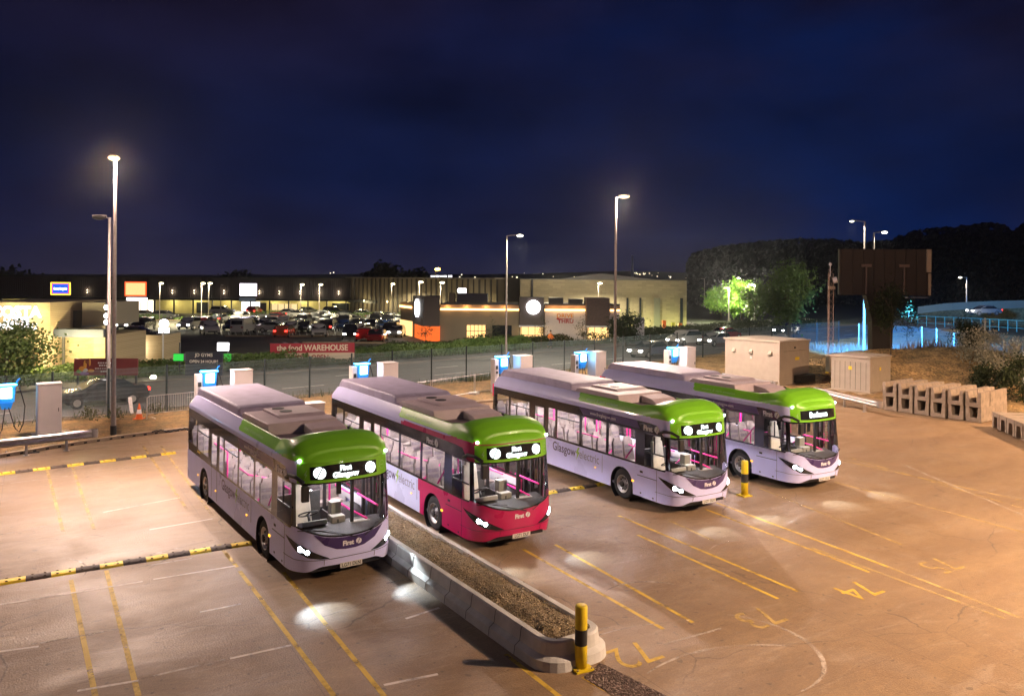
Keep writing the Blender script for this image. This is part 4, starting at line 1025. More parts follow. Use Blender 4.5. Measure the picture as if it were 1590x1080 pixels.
# mesh panel standing on feet between the second and third buses
p=G(560,640,.1);q=G(760,608,.1)
t=empty('temporary_fence',(p.x,p.y,.1),math.atan2(q.y-p.y,q.x-p.x),'low tubular temporary fence on feet behind the crimson fronted bus','fence'); Lg=(q-p).length
b=MB(); b.tube([(0,0,.12),(Lg,0,.12)],.022,6); b.tube([(0,0,1.15),(Lg,0,1.15)],.012,6); 
b.build('rail',STEEL,t); 
for fx in (.1,.5,.86): b=MB(); b.cyl((Lg*fx,0,0),(Lg*fx,0,1.2),.02,n=6); b.cyl((Lg*fx+.1,0,0),(Lg*fx+.1,0,1.2),.02,n=6); b.box((Lg*fx,0,.06),(.3,.6,.12)); b.build('post',STEEL,t)
# ============================================================ LEAVES
def leafmat(name,a,c,tr=.35,sc=1.2):
    m,nt,N,L,b=nodes(name); tc=N.new('ShaderNodeTexCoord'); n=N.new('ShaderNodeTexNoise'); n.inputs['Scale'].default_value=sc; n.inputs['Detail'].default_value=4; L.new(tc.outputs['Object'],n.inputs['Vector'])
    r=N.new('ShaderNodeMapRange'); r.inputs[1].default_value=.35; r.inputs[2].default_value=.65; L.new(n.outputs[0],r.inputs[0])
    x=N.new('ShaderNodeMix'); x.data_type='RGBA'; x.inputs[6].default_value=(*a,1); x.inputs[7].default_value=(*c,1); L.new(r.outputs[0],x.inputs[0]); L.new(x.outputs[2],b.inputs['Base Color'])
    b.inputs['Roughness'].default_value=.55
    t=N.new('ShaderNodeBsdfTranslucent'); L.new(x.outputs[2],t.inputs[0]); s=N.new('ShaderNodeMixShader'); s.inputs[0].default_value=tr
    L.new(b.outputs[0],s.inputs[1]); L.new(t.outputs[0],s.inputs[2]); L.new(s.outputs[0],N['Material Output'].inputs[0]); return m
LEAF=leafmat('green leaves',(.055,.105,.02),(.10,.15,.03)); LEAFD=leafmat('dark green leaves',(.022,.036,.010),(.04,.055,.016)); LEAFP_LIT=leafmat('lamp lit pale leaves',(.26,.26,.18),(.46,.44,.34)); LEAFB_LIT=leafmat('lamp lit green leaves',(.10,.24,.02),(.18,.34,.03))  # the pale shrub and bright tree leaves have lamplight put into their colour
GRASS=leafmat('long grass',(.045,.062,.02),(.085,.085,.032)); BARK=mat('bark',(.09,.065,.045),.9,noise=.3,nscale=6,bump=.5,bscale=12)
def leaves(b,rr,c,r,n,s,shell=.45,nclump=12,flat=1.0):
    """leaf faces gathered in clumps through an ellipsoid"""
    c=Vector(c); cl=[]
    for _ in range(nclump):
        d=Vector((rr.gauss(0,1),rr.gauss(0,1),rr.gauss(0,1))).normalized()*rr.uniform(shell,1)**.6
        cl.append((Vector((d.x*r[0],d.y*r[1],d.z*r[2])),rr.uniform(.25,.45)))
    for _ in range(n):
        o,k=rr.choice(cl); d=Vector((rr.gauss(0,.5),rr.gauss(0,.5),rr.gauss(0,.5)))
        p=c+o*.82+Vector((d.x*r[0],d.y*r[1],d.z*r[2]))*k*1.1
        u=Vector((rr.gauss(0,1),rr.gauss(0,1),rr.gauss(0,1))).normalized(); w=u.orthogonal().normalized()*s*rr.uniform(.5,1.2); u=u*s*rr.uniform(.4,.8)
        b.v+=[tuple(p-u),tuple(p+w*.6),tuple(p+u),tuple(p-w*.6)]; q=len(b.v)-4; b.f.append((q,q+1,q+2,q+3)); b.m.append(0)
def limbs(b,rr,h,hb,r,spread,n=7,top=.9):
    b.tube([(0,0,-.1),(rr.uniform(-.05,.05)*h,rr.uniform(-.03,.03)*h,h*.35),(rr.uniform(-.05,.05)*h,0,h*.62),(0,0,h*top)],r*.55,7)
    b.cyl((0,0,-.1),(0,0,h*.3),r,r*.6,8)
    for k in range(n):
        a=2*math.pi*k/n+rr.uniform(-.3,.3); z=hb+(h-hb)*rr.uniform(.0,.5); e=spread*rr.uniform(.6,.95)
        b.tube([(0,0,z),(math.cos(a)*e*.5,math.sin(a)*e*.5,z+(h-hb)*.15),(math.cos(a)*e,math.sin(a)*e,z+(h-hb)*rr.uniform(.2,.4))],r*.22,5)
def tree(x,y,h,rad,hb,label,m=None,n=2600,s=.16,seed=1,z0=0,name='tree',group=None,tr=.12,lean=0,ncl=26):
    rr=random.Random(seed); t=empty(name,(x,y,z0),0,label,'tree',group)
    b=MB(); limbs(b,rr,h*.92,hb,tr,rad); b.build('trunk',BARK,t)
    b=MB(); leaves(b,rr,(lean,0,(h+hb)/2),(rad,rad,(h-hb)/2),n,s,nclump=ncl); b.build('crown',m or LEAF,t); return t
def bush(x,y,w,h,label,m=None,n=900,s=.10,seed=1,z0=0,name='shrub',group=None,dp=None):
    rr=random.Random(seed); b=MB(); leaves(b,rr,(0,0,h*.5),(w/2,(dp or w)/2,h*.55),n,s,shell=.3,nclump=14)
    for k in range(6): a=rr.uniform(0,6.28); b.tube([(0,0,-.05),(math.cos(a)*w*.15,math.sin(a)*w*.15,h*.4),(math.cos(a)*w*.3,math.sin(a)*w*.3,h*.8)],.015,4)
    return tag(b.build(name,m or LEAFD,loc=(x,y,z0)),label,'shrub',group)
def grassy(name,fn,n,h,m,seed=1,w=.03):
    rr=random.Random(seed); b=MB()
    for _ in range(n):
        x,y,z=fn(rr); hh=h*rr.uniform(.5,1.3); a=rr.uniform(0,6.28); l=Vector((rr.gauss(0,.3),rr.gauss(0,.3),1))*hh; d=Vector((math.cos(a),math.sin(a),0))*w*rr.uniform(.6,1.6)
        p=Vector((x,y,z)); b.v+=[tuple(p-d),tuple(p+d),tuple(p+l)]; q=len(b.v)-3; b.f.append((q,q+1,q+2)); b.m.append(0)
    return tag(b.build(name,m),kind='stuff')
# ============================================================ YARD FENCE ALONG THE ROAD
FP_=mat('fence post dark green',(.012,.022,.025),.5); 
def meshmat():
    m=bpy.data.materials.new('wire mesh'); m.use_nodes=True; nt=m.node_tree; N=nt.nodes; L=nt.links; b=N['Principled BSDF']; b.inputs['Base Color'].default_value=(.03,.05,.055,1); b.inputs['Roughness'].default_value=.5
    tc=N.new('ShaderNodeTexCoord'); sx=N.new('ShaderNodeSeparateXYZ'); L.new(tc.outputs['Object'],sx.inputs[0])
    def bars(ch,per,w):
        a=N.new('ShaderNodeMath'); a.operation='DIVIDE'; a.inputs[1].default_value=per; L.new(sx.outputs[ch],a.inputs[0])
        f=N.new('ShaderNodeMath'); f.operation='FRACT'; L.new(a.outputs[0],f.inputs[0]); c=N.new('ShaderNodeMath'); c.operation='LESS_THAN'; c.inputs[1].default_value=w/per; L.new(f.outputs[0],c.inputs[0]); return c.outputs[0]
    mx=N.new('ShaderNodeMath'); mx.operation='MAXIMUM'; L.new(bars(0,.05,.011),mx.inputs[0]); L.new(bars(2,.2,.008),mx.inputs[1])
    b.inputs['Base Color'].default_value=(.10,.14,.15,1); tl=N.new('ShaderNodeBsdfTranslucent'); tl.inputs[0].default_value=(.22,.30,.34,1); s=N.new('ShaderNodeMixShader'); s.inputs[0].default_value=.5; L.new(b.outputs[0],s.inputs[1]); L.new(tl.outputs[0],s.inputs[2])
    tr=N.new('ShaderNodeBsdfTransparent'); s2=N.new('ShaderNodeMixShader'); L.new(mx.outputs[0],s2.inputs[0]); L.new(tr.outputs[0],s2.inputs[1]); L.new(s.outputs[0],s2.inputs[2]); L.new(s2.outputs[0],N['Material Output'].inputs[0]); return m
MESHM=meshmat()
def fence(pts,h,label,base=None,name='mesh_fence',pm=None):
    t=empty(name,(pts[0][0],pts[0][1],0),0,label,'fence'); o=Vector((pts[0][0],pts[0][1],0))
    for p in pts:
        z=base(p[0],p[1]) if base else 0; b=MB(); b.box((p[0]-o.x,p[1]-o.y,z+h/2),(.085,.085,h)); b.build('post',pm or FP_,t)
    for p,q in zip(pts,pts[1:]):
        z0=(base(*p[:2]) if base else 0); z1=(base(*q[:2]) if base else 0); Lg=math.hypot(q[0]-p[0],q[1]-p[1])
        b=MB(); b.add([(0,0,.05),(Lg,0,.05+z1-z0),(Lg,0,h-.05+z1-z0),(0,0,h-.05)],[(0,1,2,3)])
        b.build('mesh_panel',MESHM,t,loc=(p[0]-o.x,p[1]-o.y,z0),rz=math.atan2(q[1]-p[1],q[0]-p[0]))
    return t
def onfence(px):
    k=(px-795)/FPX
    y=(37.6+21.6*FA)/(1-FA*k); x=k*y
    if x>9: y=(63.98-9*.965)/(1-.965*k); x=k*y
    return (x,y)
fpts=[onfence(px) for px in (-90,-10,83,170,260,338,412,482,547,610,671,725,780,828,877,924,968,1010,1052,1092,1128,1164,1199,1233,1269,1303)]
fence(fpts,2.5,'long dark mesh fence on slim posts between the yard and the road',base=lambda x,y: max(-.05,land(x,y)-.1))
# second fence running back towards the camera along the earth bank on the right
def onland(px,py,d): p=atY(px,py,d); return p
f2=[(38,83),(40.5,76),(42.5,70),(44,64.5),(44.5,59),(44,54),(42.5,49),(41,44.5)]
f2=[(.440*88,88)]+[((px-795)/FPX*d,d) for px,d in ((1334,84),(1432,79),(1455,76),(1482,70),(1505,64),(1530,58),(1559,53),(1590,49))]
t=fence(f2,2.6,'slim steel mesh fence along the crest of the earth bank on the right',base=lambda x,y: max(-.05,land(x,y)-.1),pm=mat('blue lit fence post',(.45,.5,.52),.5))  # posts coloured paler in place of the blue light falling on them
# ============================================================ HEDGE AND ROADSIDE GREEN
def roff(x,o): return (x-.66*o,fence_y(x)+.75*o)
def hedgeband(name,xa,xb,o0,o1,h,label,n,m,seed,s=.16):
    rr=random.Random(seed); b=MB(); x0,y0=roff(xa,o0)
    for _ in range(n):
        x=rr.uniform(xa,xb); o=rr.uniform(o0,o1); X,Y=roff(x,o)
        top=h*(.75+.35*mnoise.noise(Vector((x*.25,o*.3,seed)))+.2*mnoise.noise(Vector((x*.9,o,seed))))*min(1,.35+2.2*min(o-o0,o1-o)/(o1-o0))
        z=top*(rr.random()**.45)
        u=Vector((rr.gauss(0,1),rr.gauss(0,1),rr.gauss(0,1))).normalized(); w=u.orthogonal().normalized()*s*rr.uniform(.5,1.1); u=u*s*rr.uniform(.4,.8); p=Vector((X-x0,Y-y0,z))
        b.v+=[tuple(p-u),tuple(p+w*.6),tuple(p+u),tuple(p-w*.6)]; q=len(b.v)-4; b.f.append((q,q+1,q+2,q+3)); b.m.append(0)
    return tag(b.build(name,m,loc=(x0,y0,0)),label,'hedge')
hedgeband('hedge',-25.5,-6,15.6,19.5,1.35,'overgrown hedge along the road below the red and white banner',15000,LEAF,3)
hedgeband('hedge',-5.8,13,15.8,19,1.45,'clipped dark hedge along the road in front of the drive through restaurant',15000,LEAF,4)
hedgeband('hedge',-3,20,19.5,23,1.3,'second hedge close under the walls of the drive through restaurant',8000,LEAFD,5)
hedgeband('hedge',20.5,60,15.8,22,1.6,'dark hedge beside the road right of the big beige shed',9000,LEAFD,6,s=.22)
hedgeband('hedge',-10.5,-.8,14.2,15.6,.92,'rough weeds hiding the foot of the red and white banner',3800,GRASS,13,s=.11)
grassy('roadside_grass',lambda r:(lambda x,o:(*roff(x,o),.08))(r.uniform(-60,34),r.uniform(15.3,24)),16000,.45,GRASS,2,.05)
grassy('verge_weeds',lambda r:(lambda x,o:(*roff(x,o),-.05))(r.choice((r.uniform(-30,10),r.uniform(-15.5,-13),r.uniform(-3,1))),r.uniform(-.3,1.3)),2600,.55,GRASS,3,.025)
def bankp(r):
    while True:
        x=r.uniform(22,48); y=r.uniform(38,66)
        if dyard(x,y)>4.5 and mnoise.noise(Vector((x*.3,y*.3,9)))>-.02: return (x,y,land(x,y)-.03)
grassy('bank_grass',bankp,2200,.16,GRASS,4,.022)
def bankq(r):
    while True:
        x=r.uniform(30,52); y=r.uniform(61,84)
        if y<fence_y(x)+2: return (x,y,max(0,land(x,y))-.05 if y<75 else -.05)
grassy('tall_pale_grass',bankq,9000,.75,leafmat('pale straw grass',(.22,.17,.13),(.32,.25,.20)),5,.04)
b=MB(); b.add([(27,64,-.05),(46,58,-.05),(70,75,-.05),(70,101,-.05),(38,92,-.05)],[(0,1,2,3,4)]); struct(b.build('rough_ground',soilmat('rough pale ground',(.20,.15,.12),(.10,.10,.06),2,.7,6)))
# ============================================================ STREET LAMPS
WHL=glow('street lamp lens',(1.0,.93,.72),9.0,False); ORL=glow('orange lamp lens',(1.0,.5,.08),60.0,False); CARL=glow('car park lamp lens',(1.0,.88,.55),7.0,False)
def street_lamp(px,hy,py,d,side,label,arm=.9,power=900,m=None,col=(1,.9,.68),thick=.07,head=.5,r=.16,group=None,dbl=False,pt=False):
    """px pole column, hy head row, py row of the arm, d distance"""
    p=atY(px,hy,d); h=p.z; t=empty('street_lamp',(p.x,p.y,0),0,label,'street lamp',group)
    b=MB(); b.cyl((0,0,0),(0,0,1.6),thick*1.4,thick*1.2,10); b.cyl((0,0,1.6),(0,0,h),thick,thick*.6,10); b.tube([(0,0,h-.02),(side*arm*.5,0,h+.05),(side*arm,0,h+.08)],thick*.45,6); b.build('pole',POLE,t)
    for sg in ((side,-side) if dbl else (side,)):
        hd=MB(); hd.box((sg*(arm+head*.4),0,h+.09),(head,.24,.09)); hd=hd.build('lamp_head',POLE,t)
        b=MB(); b.sph((sg*(arm+head*.45),-.0,h+.02),(r,r*.8,r*.42),10,6); b.build('lens',m or WHL,hd,smooth=True)
    if power and pt: lamp('lamp_light','POINT',(side*(arm+head*.45),0,h-.2),power,col,t,size=.15)
    elif power: lamp('lamp_light','SPOT',(side*(arm+head*.45),0,h-.2),power,col,t,rot=(0,0,0),size=.15,spot=R(160),blend=.3)
    return t
street_lamp(787,366,366,68.6,1,'white street lamp across the road, straight pole left of the round lit logo',power=9000,thick=.09,r=.28)
street_lamp(1343,344,344,75,-1,'blue washed street lamp rising above the billboard with its head to the left',power=2600,thick=.13,arm=1.0,r=.2)
street_lamp(1357,361,361,85,1,'bright street lamp just right of the blue washed one above the billboard',power=2600,thick=.13,arm=.9,r=.32)
street_lamp(1501,431,431,150,-1,'small distant street lamp against the dark wood at the far right',power=2500,thick=.14,arm=1.0,r=.33)
street_lamp(1172,442,442,140,-1,'bright small street lamp lighting the green roadside trees',power=14000,thick=.12,arm=.4,r=.45,pt=True)
street_lamp(1151,432,432,190,-1,'distant street lamp above the bright green trees',power=500,thick=.15,arm=.4,r=.4)
street_lamp(1132,447,447,138,-1,'slim dim street lamp between the bright green trees',power=14000,thick=.10,arm=.5,r=.12,pt=True)  # strong point light added at this dim lamp to brighten the trees
street_lamp(1094,433,433,210,-1,'faint distant lamp post right of the big beige shed',power=0,thick=.14,arm=.5,m=POLE)
street_lamp(676,418,418,230,1,'glowing orange street lamp far beyond the shed roofs',power=0,m=ORL,r=.75,thick=.1,arm=.4)
for px,py,d,lab in ((248,440,118,'first from the left, beside the orange shop sign'),(313,440,122,'of a close pair, left one'),(324,440,120,'of a close pair, right one'),(467,442,126,'above the white cars in the middle'),(496,442,128,'right of the middle of the long dark facade'),(608,441,132,'small one where the two shed fronts meet'),(651,438,112,'above the drive through restaurant corner'),(684,439,112,'above the drive through restaurant roof'),(929,440,112,'in front of the big beige shed')):
    street_lamp(px,py,py,d,1,'car park lamp '+lab,arm=.05,head=.4,power=8500 if d<130 else 5000,m=CARL,col=(1,.88,.58),thick=.05,r=.36,group='car park lamps')
for px,py,d in ((78,0,0),):
    street_lamp(343,443,443,110,1,'thin unlit mast in the car park left of the white lit shop sign',power=0,m=POLE,arm=.05,head=.3,thick=.06)
# ============================================================ BUILDINGS
CLAD=mat('dark profiled cladding',(.045,.035,.038),.6,noise=.15,nscale=.5); CLADB=mat('beige profiled cladding',(.17,.14,.095),.65,noise=.10,nscale=.4)
def brick(name,a,c,mo,sc=4,bw=.6,rh=.22):
    m,nt,N,L,b=nodes(name); tc=N.new('ShaderNodeTexCoord'); mp=N.new('ShaderNodeMapping'); mp.inputs['Rotation'].default_value=(R(90),0,0); L.new(tc.outputs['Object'],mp.inputs[0])
    t=N.new('ShaderNodeTexBrick'); t.inputs['Color1'].default_value=(*a,1); t.inputs['Color2'].default_value=(*c,1); t.inputs['Mortar'].default_value=(*mo,1); t.inputs['Scale'].default_value=sc
    t.inputs['Mortar Size'].default_value=.012; t.inputs['Brick Width'].default_value=bw; t.inputs['Row Height'].default_value=rh; L.new(mp.outputs[0],t.inputs[0]); L.new(t.outputs[0],b.inputs['Base Color']); b.inputs['Roughness'].default_value=.8; return m
BRK=brick('brown brick',(.10,.065,.055),(.14,.09,.075),(.07,.05,.045),3); BRKY=brick('buff stone walling',(.42,.34,.19),(.30,.24,.13),(.22,.18,.10),2.2,.9,.20); BRKB=brick('beige panel walling',(.23,.19,.13),(.18,.15,.105),(.14,.12,.085),1.0,1.2,.32)
TIMB=brick('pale timber boarding',(.50,.40,.24),(.44,.35,.20),(.30,.23,.13),1.3,4.0,.16)
DKGREY=mat('dark grey fascia',(.03,.032,.036),.5); LITW=glow('lit shop window warm',(1.0,.60,.22),1.9); LITO=glow('lit orange panel',(1.0,.16,.03),1.2); LITG=glow('lit foyer glazing',(1.0,.72,.35),1.1); SIGNW=glow('white lit sign',(1.0,.97,1.0),6.0); WHR=mat('white render',(.55,.52,.55),.6,noise=.06)
YGL=glow('lit arcade wall',(.60,.50,.16),.30,False); WINB=mat('dark window',(.015,.018,.022),.15)
# long dark retail terrace
FY=152.0
t=empty('retail_terrace',(-66,FY,0),0,'long dark clad retail terrace across the back of the car park','building')
b=MB(); b.box((15,8,4.9),(95,16,4.1)); b.build('upper_wall',CLAD,t)
b=MB(); b.box((15,7,6.98),(95.6,17,.12)); b.box((15,-.9,2.85),(93,2.2,.42)); b.build('canopy_and_parapet',mat('very dark trim',(.015,.013,.016),.6),t)
b=MB(); b.box((15,2.5,1.35),(95,.4,2.7)); b.build('shop_wall',mat('cream arcade wall',(.55,.48,.22),.7,noise=.2,nscale=.4),t)
for k in range(190):
    pass
b=MB()
for k in range(238): b.box((-32+.4*k,-.03,4.95),(.05,.08,3.9))
b.build('cladding_ribs',CLAD,t)
b=MB()
for k in range(26): b.box((-30+3.6*k,-1.7,1.3),(.22,.22,2.7))
b.build('canopy_column',DKGREY,t)
for px in (136,201,268,302,348,403,434,466,496,526): 
    x=atY(px,456,FY).x+66; b=MB(); b.box((x,-.12,4.2),(.16,.2,.4)); b.box((x,-.14,4.45),(.10,.1,.05),mi=1); b.box((x,-.14,3.95),(.10,.1,.05),mi=1); b.build('wall_light',[DKGREY,glow('wall light slot',(1.0,.82,.55),30,False)],t)
    lamp('wall_wash','POINT',(x,-.5,4.2),55,(1,.80,.5),t,size=.1)
for px in (20,60,262,300,350,420,470,520):
    x=atY(px,470,FY).x+66; lamp('arcade_light','POINT',(x,.6,2.35),260,(1,.86,.42),t,size=.3)
for px,w in ((307,2.2),(525,3.2),(400,2.0),(25,3)):
    x=atY(px,475,FY).x+66; b=MB(); b.box((x,2.2,1.1),(w,.1,2.1)); b.build('window',WINB,t)
for px,w,h,y,m in ((211,5.0,2.3,476,glow('shop interior glow',(1.0,.80,.62),3.2)),(384,3.6,1.9,477,glow('bright shop front',(1.0,.95,.95),4.0)),(437,5,1.2,474,LITG)):
    x=atY(px,y,FY).x+66; b=MB(); b.box((x,2.1,1.35),(w,.1,h)); w_=b.build('lit_shop_front',m,t)
    b=MB()
    for k in range(5): b.box((x-w/2+w*k/4,2.0,1.35),(.1,.12,h))
    b.build('mullion',DKGREY,w_)
def sign(name,px0,py0,px1,py1,d,m,label,frame=None,th=.3,z=None,cat='sign',post=False):
    a=atY(px0,py1,d); c=atY(px1,py0,d); x,zc=(a.x+c.x)/2,(a.z+c.z)/2; w,h=c.x-a.x,c.z-a.z
    t=empty(name,(x,d,zc),0,label,cat)
    b=MB(); b.box((0,th/2+.02,0),(w,th,h)); b.build('casing',DKGREY,t); b=MB(); b.box((0,0,0),(w*.97,.04,h*.97)); f=b.build('face',m,t); return t,w,h
t,w,h=sign('shop_sign',78,438,110,458,148.5,glow('yellow sign border',(1.0,.62,.06),3.0),'blue shop sign with yellow and red border on the dark terrace')
b=MB(); b.box((0,-.04,0),(w*.86,.03,h*.82)); b.build('red_border',glow('red sign border',(1,.06,.04),1.6),t); b=MB(); b.box((0,-.07,0),(w*.76,.03,h*.70)); b.build('blue_field',glow('blue sign field',(.02,.10,1.0),1.6),t)
place_text('lettering','home bargains',.62,SIGNW,(1,0,0),(0,0,1),(0,-.10,0),t,shear=.2,bold=.01,sx=.68)
t,w,h=sign('shop_sign',193,437,228,460,148.5,glow('orange sign face',(1.0,.10,.02),1.6),'bright orange lit shop sign on the dark terrace'); b=MB(); b.box((0,-.05,0),(w*.86,.04,h*.80)); b.build('panel',glow('orange sign centre',(1.0,.50,.20),1.7),t)
sign('shop_sign',196,462,229,467.5,148.6,SIGNW,'narrow white lit band under the bright orange shop sign')
sign('shop_sign',372,440,399,459,146,glow('lilac white sign',(.95,.85,1.0),5.0),'plain white lit square sign above the middle of the terrace'); 
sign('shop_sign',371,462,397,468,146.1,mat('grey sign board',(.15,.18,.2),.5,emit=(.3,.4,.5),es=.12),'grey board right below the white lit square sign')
# wing with tall panels, running forward to the big beige shed
def wallseg(b,p,q,z0,z1,th=.3,mi=None):
    p=Vector(p);q=Vector(q); d=(q-p); b.box(((p.x+q.x)/2,(p.y+q.y)/2,(z0+z1)/2),(d.length,th,z1-z0),rz=math.atan2(d.y,d.x),mi=mi)
P0=((546-795)/FPX*150,150); P1=((772-795)/FPX*122,122); P2=((808-795)/FPX*120,121)
t=empty('panelled_shop_wing',(P0[0],P0[1],0),0,'tall panelled shop wing between the dark terrace and the beige shed','building'); o=Vector(P0)
def rel(p): return (p[0]-o.x,p[1]-o.y)
b=MB(); wallseg(b,rel(P0),rel(P1),0,7.0,.5); wallseg(b,rel(P1),rel((P1[0]+3.6,P1[1]+6)),0,7.2); b.build('wall',CLADB,t)
b=MB(); wallseg(b,rel((P0[0]-.2,P0[1]-.9)),rel((P1[0]+.3,P1[1]-.9)),7.0,7.22,1.8); b.build('roof_edge',mat('pale roof edge',(.20,.17,.15),.6),t)
b=MB(); n=30
for k in range(n+1):
    p=Vector(P0)+(Vector(P1)-Vector(P0))*k/n-o; b.box((p.x,p.y-.35,3.5),(.34 if k%2 else .16,.3,6.9),rz=math.atan2(P1[1]-P0[1],P1[0]-P0[0]))
b.build('fins',mat('dark wall fin',(.03,.024,.022),.6),t)
b=MB(); wallseg(b,rel((P0[0],P0[1]-1.1)),rel((P0[0]+13,P0[1]-1.1-13*.97*.8)),2.5,3.0,1.0); b.build('canopy',DKGREY,t)
for k,fr in enumerate((.12,.3,.45,.56,.66,.76,.86,.96)):
    p=Vector(P0)+(Vector(P1)-Vector(P0))*fr-o; b=MB(); b.box((p.x-.2,p.y-.75,2.9),(.12,.16,.3)); b.build('wall_light',glow('wing light slot',(1.0,.80,.4),14,False),t)
    lamp('wall_wash','POINT',(p.x-.8,p.y-1.5,2.6),210,(1,.82,.42),t,size=.2)
b=MB(); c=atY(715,451,123); b.lathe([(0,0),(.42,0)],c=(0,0,0),axis='Y',n=20); b.box((.62,0,0),(.62,.04,.72)); tag(b.build('shop_sign',SIGNW,loc=(c.x,c.y-.9,c.z)),'small white round and square lit sign high on the panelled wing','sign')
b=MB(); rr=random.Random(4)
for px,wd in ((670,.25),(673.5,.5),(679,.55),(683.5,.2),(687,.4),(691.5,.55),(697,.25),(700.5,.35)): c=atY(px,428.8,150); b.box((c.x,150,c.z),(wd*.9,.15,rr.uniform(.25,.38)))
tag(b.build('roof_light_strip',glow('distant white lights',(.95,.92,1.0),3.0)),'row of tiny white lights on the far roof under the orange lamp','lights')
# big beige shed
Q0=((808-795)/FPX*118,118.0); Q1=((1071-795)/FPX*116,116.0)
t=empty('beige_shed',(Q0[0],118,0),0,'big beige walled shed behind the drive through restaurant, shallow grey roof','building'); W_=Q1[0]-Q0[0]
b=MB(); b.box((W_/2,12,3.5),(W_,24,7.0)); b.build('wall',BRKB,t); b=MB(); b.box((W_/2,12,7.05),(W_+.3,24.3,.14)); b.build('parapet',DKGREY,t)
b=MB(); b.add([(6,2,7.1),(W_-4,2,7.1),(W_-6,22,7.1),(8,22,7.1),(W_/2,3,8.0),(W_/2,21,8.0)],[(0,1,4),(1,2,5,4),(2,3,5),(3,0,4,5)]); b.build('roof',mat('grey metal roof',(.20,.19,.20),.5),t)
for px,w in ((974,.28),(994,.28),(1020,.9),(1058,.4),(826,.3)):
    x=atY(px,470,118).x-Q0[0]; b=MB(); b.box((x,-.12,2.2 if px>900 else 5.5),(w,.2,4.4 if px>900 else 3)); b.build('window',WINB if px!=1020 else mat('grey tall panel',(.12,.12,.10),.6),t)
for px in (975,1005,1040,1066): lamp('ground_wash','POINT',(atY(px,500,118).x-Q0[0],-1.6,.5),240,(.92,1,.35),t,size=.2)
for px in (850,900,1000): lamp('flood_wash','POINT',(atY(px,500,118).x-Q0[0],-9,7.5),1700,(1,.86,.56),t,size=.3)
b=MB()
for px,h,m in ((1031,1.3,0),(1045,1.0,1),(1056,.9,0)): c=atY(px,505,114); b.box((c.x-Q0[0],-4,h/2),(.5,.5,h),mi=m)
b.build('gas_cage',[mat('orange cage',(.6,.12,.02),.6),mat('yellow cage',(.5,.5,.05),.6)],t)
# drive through restaurant
DY=90.0
def X9(px,d=DY): return (px-795)/FPX*d
def Z9(py,px=800,d=DY): return atY(px,py,d).z
t=empty('drive_through_restaurant',(0,DY,0),0,'low drive through restaurant with round lit logos and orange light strips','building')
GREYW=mat('greige cladding wall',(.21,.175,.125),.7,noise=.08,nscale=.5)
def wbox(name,px0,px1,z0,z1,y0,dp,m,par=None):
    b=MB(); xa,xb=X9(px0,DY+y0),X9(px1,DY+y0); b.box(((xa+xb)/2,y0+dp/2,(z0+z1)/2),(xb-xa,dp,z1-z0)); return b.build(name,m,par or t)
wbox('wall',683,806,0,4.15,0,10,GREYW); wbox('wall',846,962,0,4.15,.3,10,WHR)
TOW=mat('dark brown tower cladding',(.085,.065,.060),.6,noise=.1,nscale=.6)
for a,c,nm in ((807,845,'tower'),(911,947,'tower')):
    wbox('tower',a,c,1.75,5.0,-1.1,3.2,TOW if a==807 else BRK)
    wbox('tower_base',a,c,0,1.72,.25,2,GREYW)
    w=wbox('lit_bay_window',a+2,c-2,.15,1.68,.12,.05,LITW)
    q=wbox('canopy_edge',a-1,c+1,1.73,1.90,-1.45,.4,mat('white canopy edge',(.6,.6,.62),.4))
    b=MB(); 
    for k in range(4): xx=X9(a+3)+(X9(c-3)-X9(a+3))*k/3; b.box((xx,.08,.9),(.06,.06,1.6))
    b.box(((X9(a)+X9(c))/2,.08,.75),(X9(c)-X9(a)-.4,.06,.06)); b.build('mullion',DKGREY,w)
    lamp('bay_light','POINT',((X9(a)+X9(c))/2,-.8,1.5),110,(1,.55,.12),t,size=.2)
# left corner tower turned towards the car park
xa,xb=X9(641,95),X9(658,89)
b=MB(); b.prism([(X9(641,95),5),(X9(658,89),-1),(X9(683,89),-1),(X9(683,95),5)],1.7,5.0); b.build('tower',TOW,t)
b=MB(); b.prism([(X9(622,100),10),(X9(641,95),5.2),(X9(683,95),5.2),(X9(683,100),10)],0,4.1); b.build('wall',GREYW,t)
b=MB(); b.prism([(X9(641,95)+.2,5.3),(X9(658,89)+.2,-.4),(X9(683,89),-.4),(X9(683,95),5.2)],0,1.7); b.build('lit_bay_window',LITO,t)
b=MB(); b.add([(X9(622,100)-.02,9.9,.1),(X9(641,95)-.02,5.1,.1),(X9(641,95)-.02,5.1,1.9),(X9(622,100)-.02,9.9,1.9)],[(0,1,2,3)]); b.build('lit_bay_window',LITW,t)
STR=glow('orange light strip',(1.0,.50,.16),7.0)
for a,c,y0 in ((684,806,-.12),(846,909,.16),(948,963,.16)):
    w=wbox('light_strip',a,c,Z9(482),Z9(479.3),y0,.1,STR); wbox('parapet_cap',a,c,4.13,4.3,y0-.25,.5,DKGREY); wbox('glow_board',a,c,Z9(478.8),4.1,y0+.02,.06,mat('orange lit board',(.55,.34,.2),.6))
b=MB(); b.add([(X9(622,100)-.1,9.7,3.45),(X9(641,95)-.1,5.0,3.45),(X9(641,95)-.1,5.0,3.7),(X9(622,100)-.1,9.7,3.7)],[(0,1,2,3)]); b.build('light_strip',STR,t)
for a in (695,725,755,785,860,880,900): lamp('strip_wash','POINT',(X9(a),-.45,3.75),26,(1,.55,.2),t,size=.1)
w=wbox('window',725,755,.25,Z9(505),-.06,.08,LITW); b=MB()
for k in range(6): b.box((X9(725)+(X9(755)-X9(725))*k/5,-.10,1.05),(.06,.05,1.6))
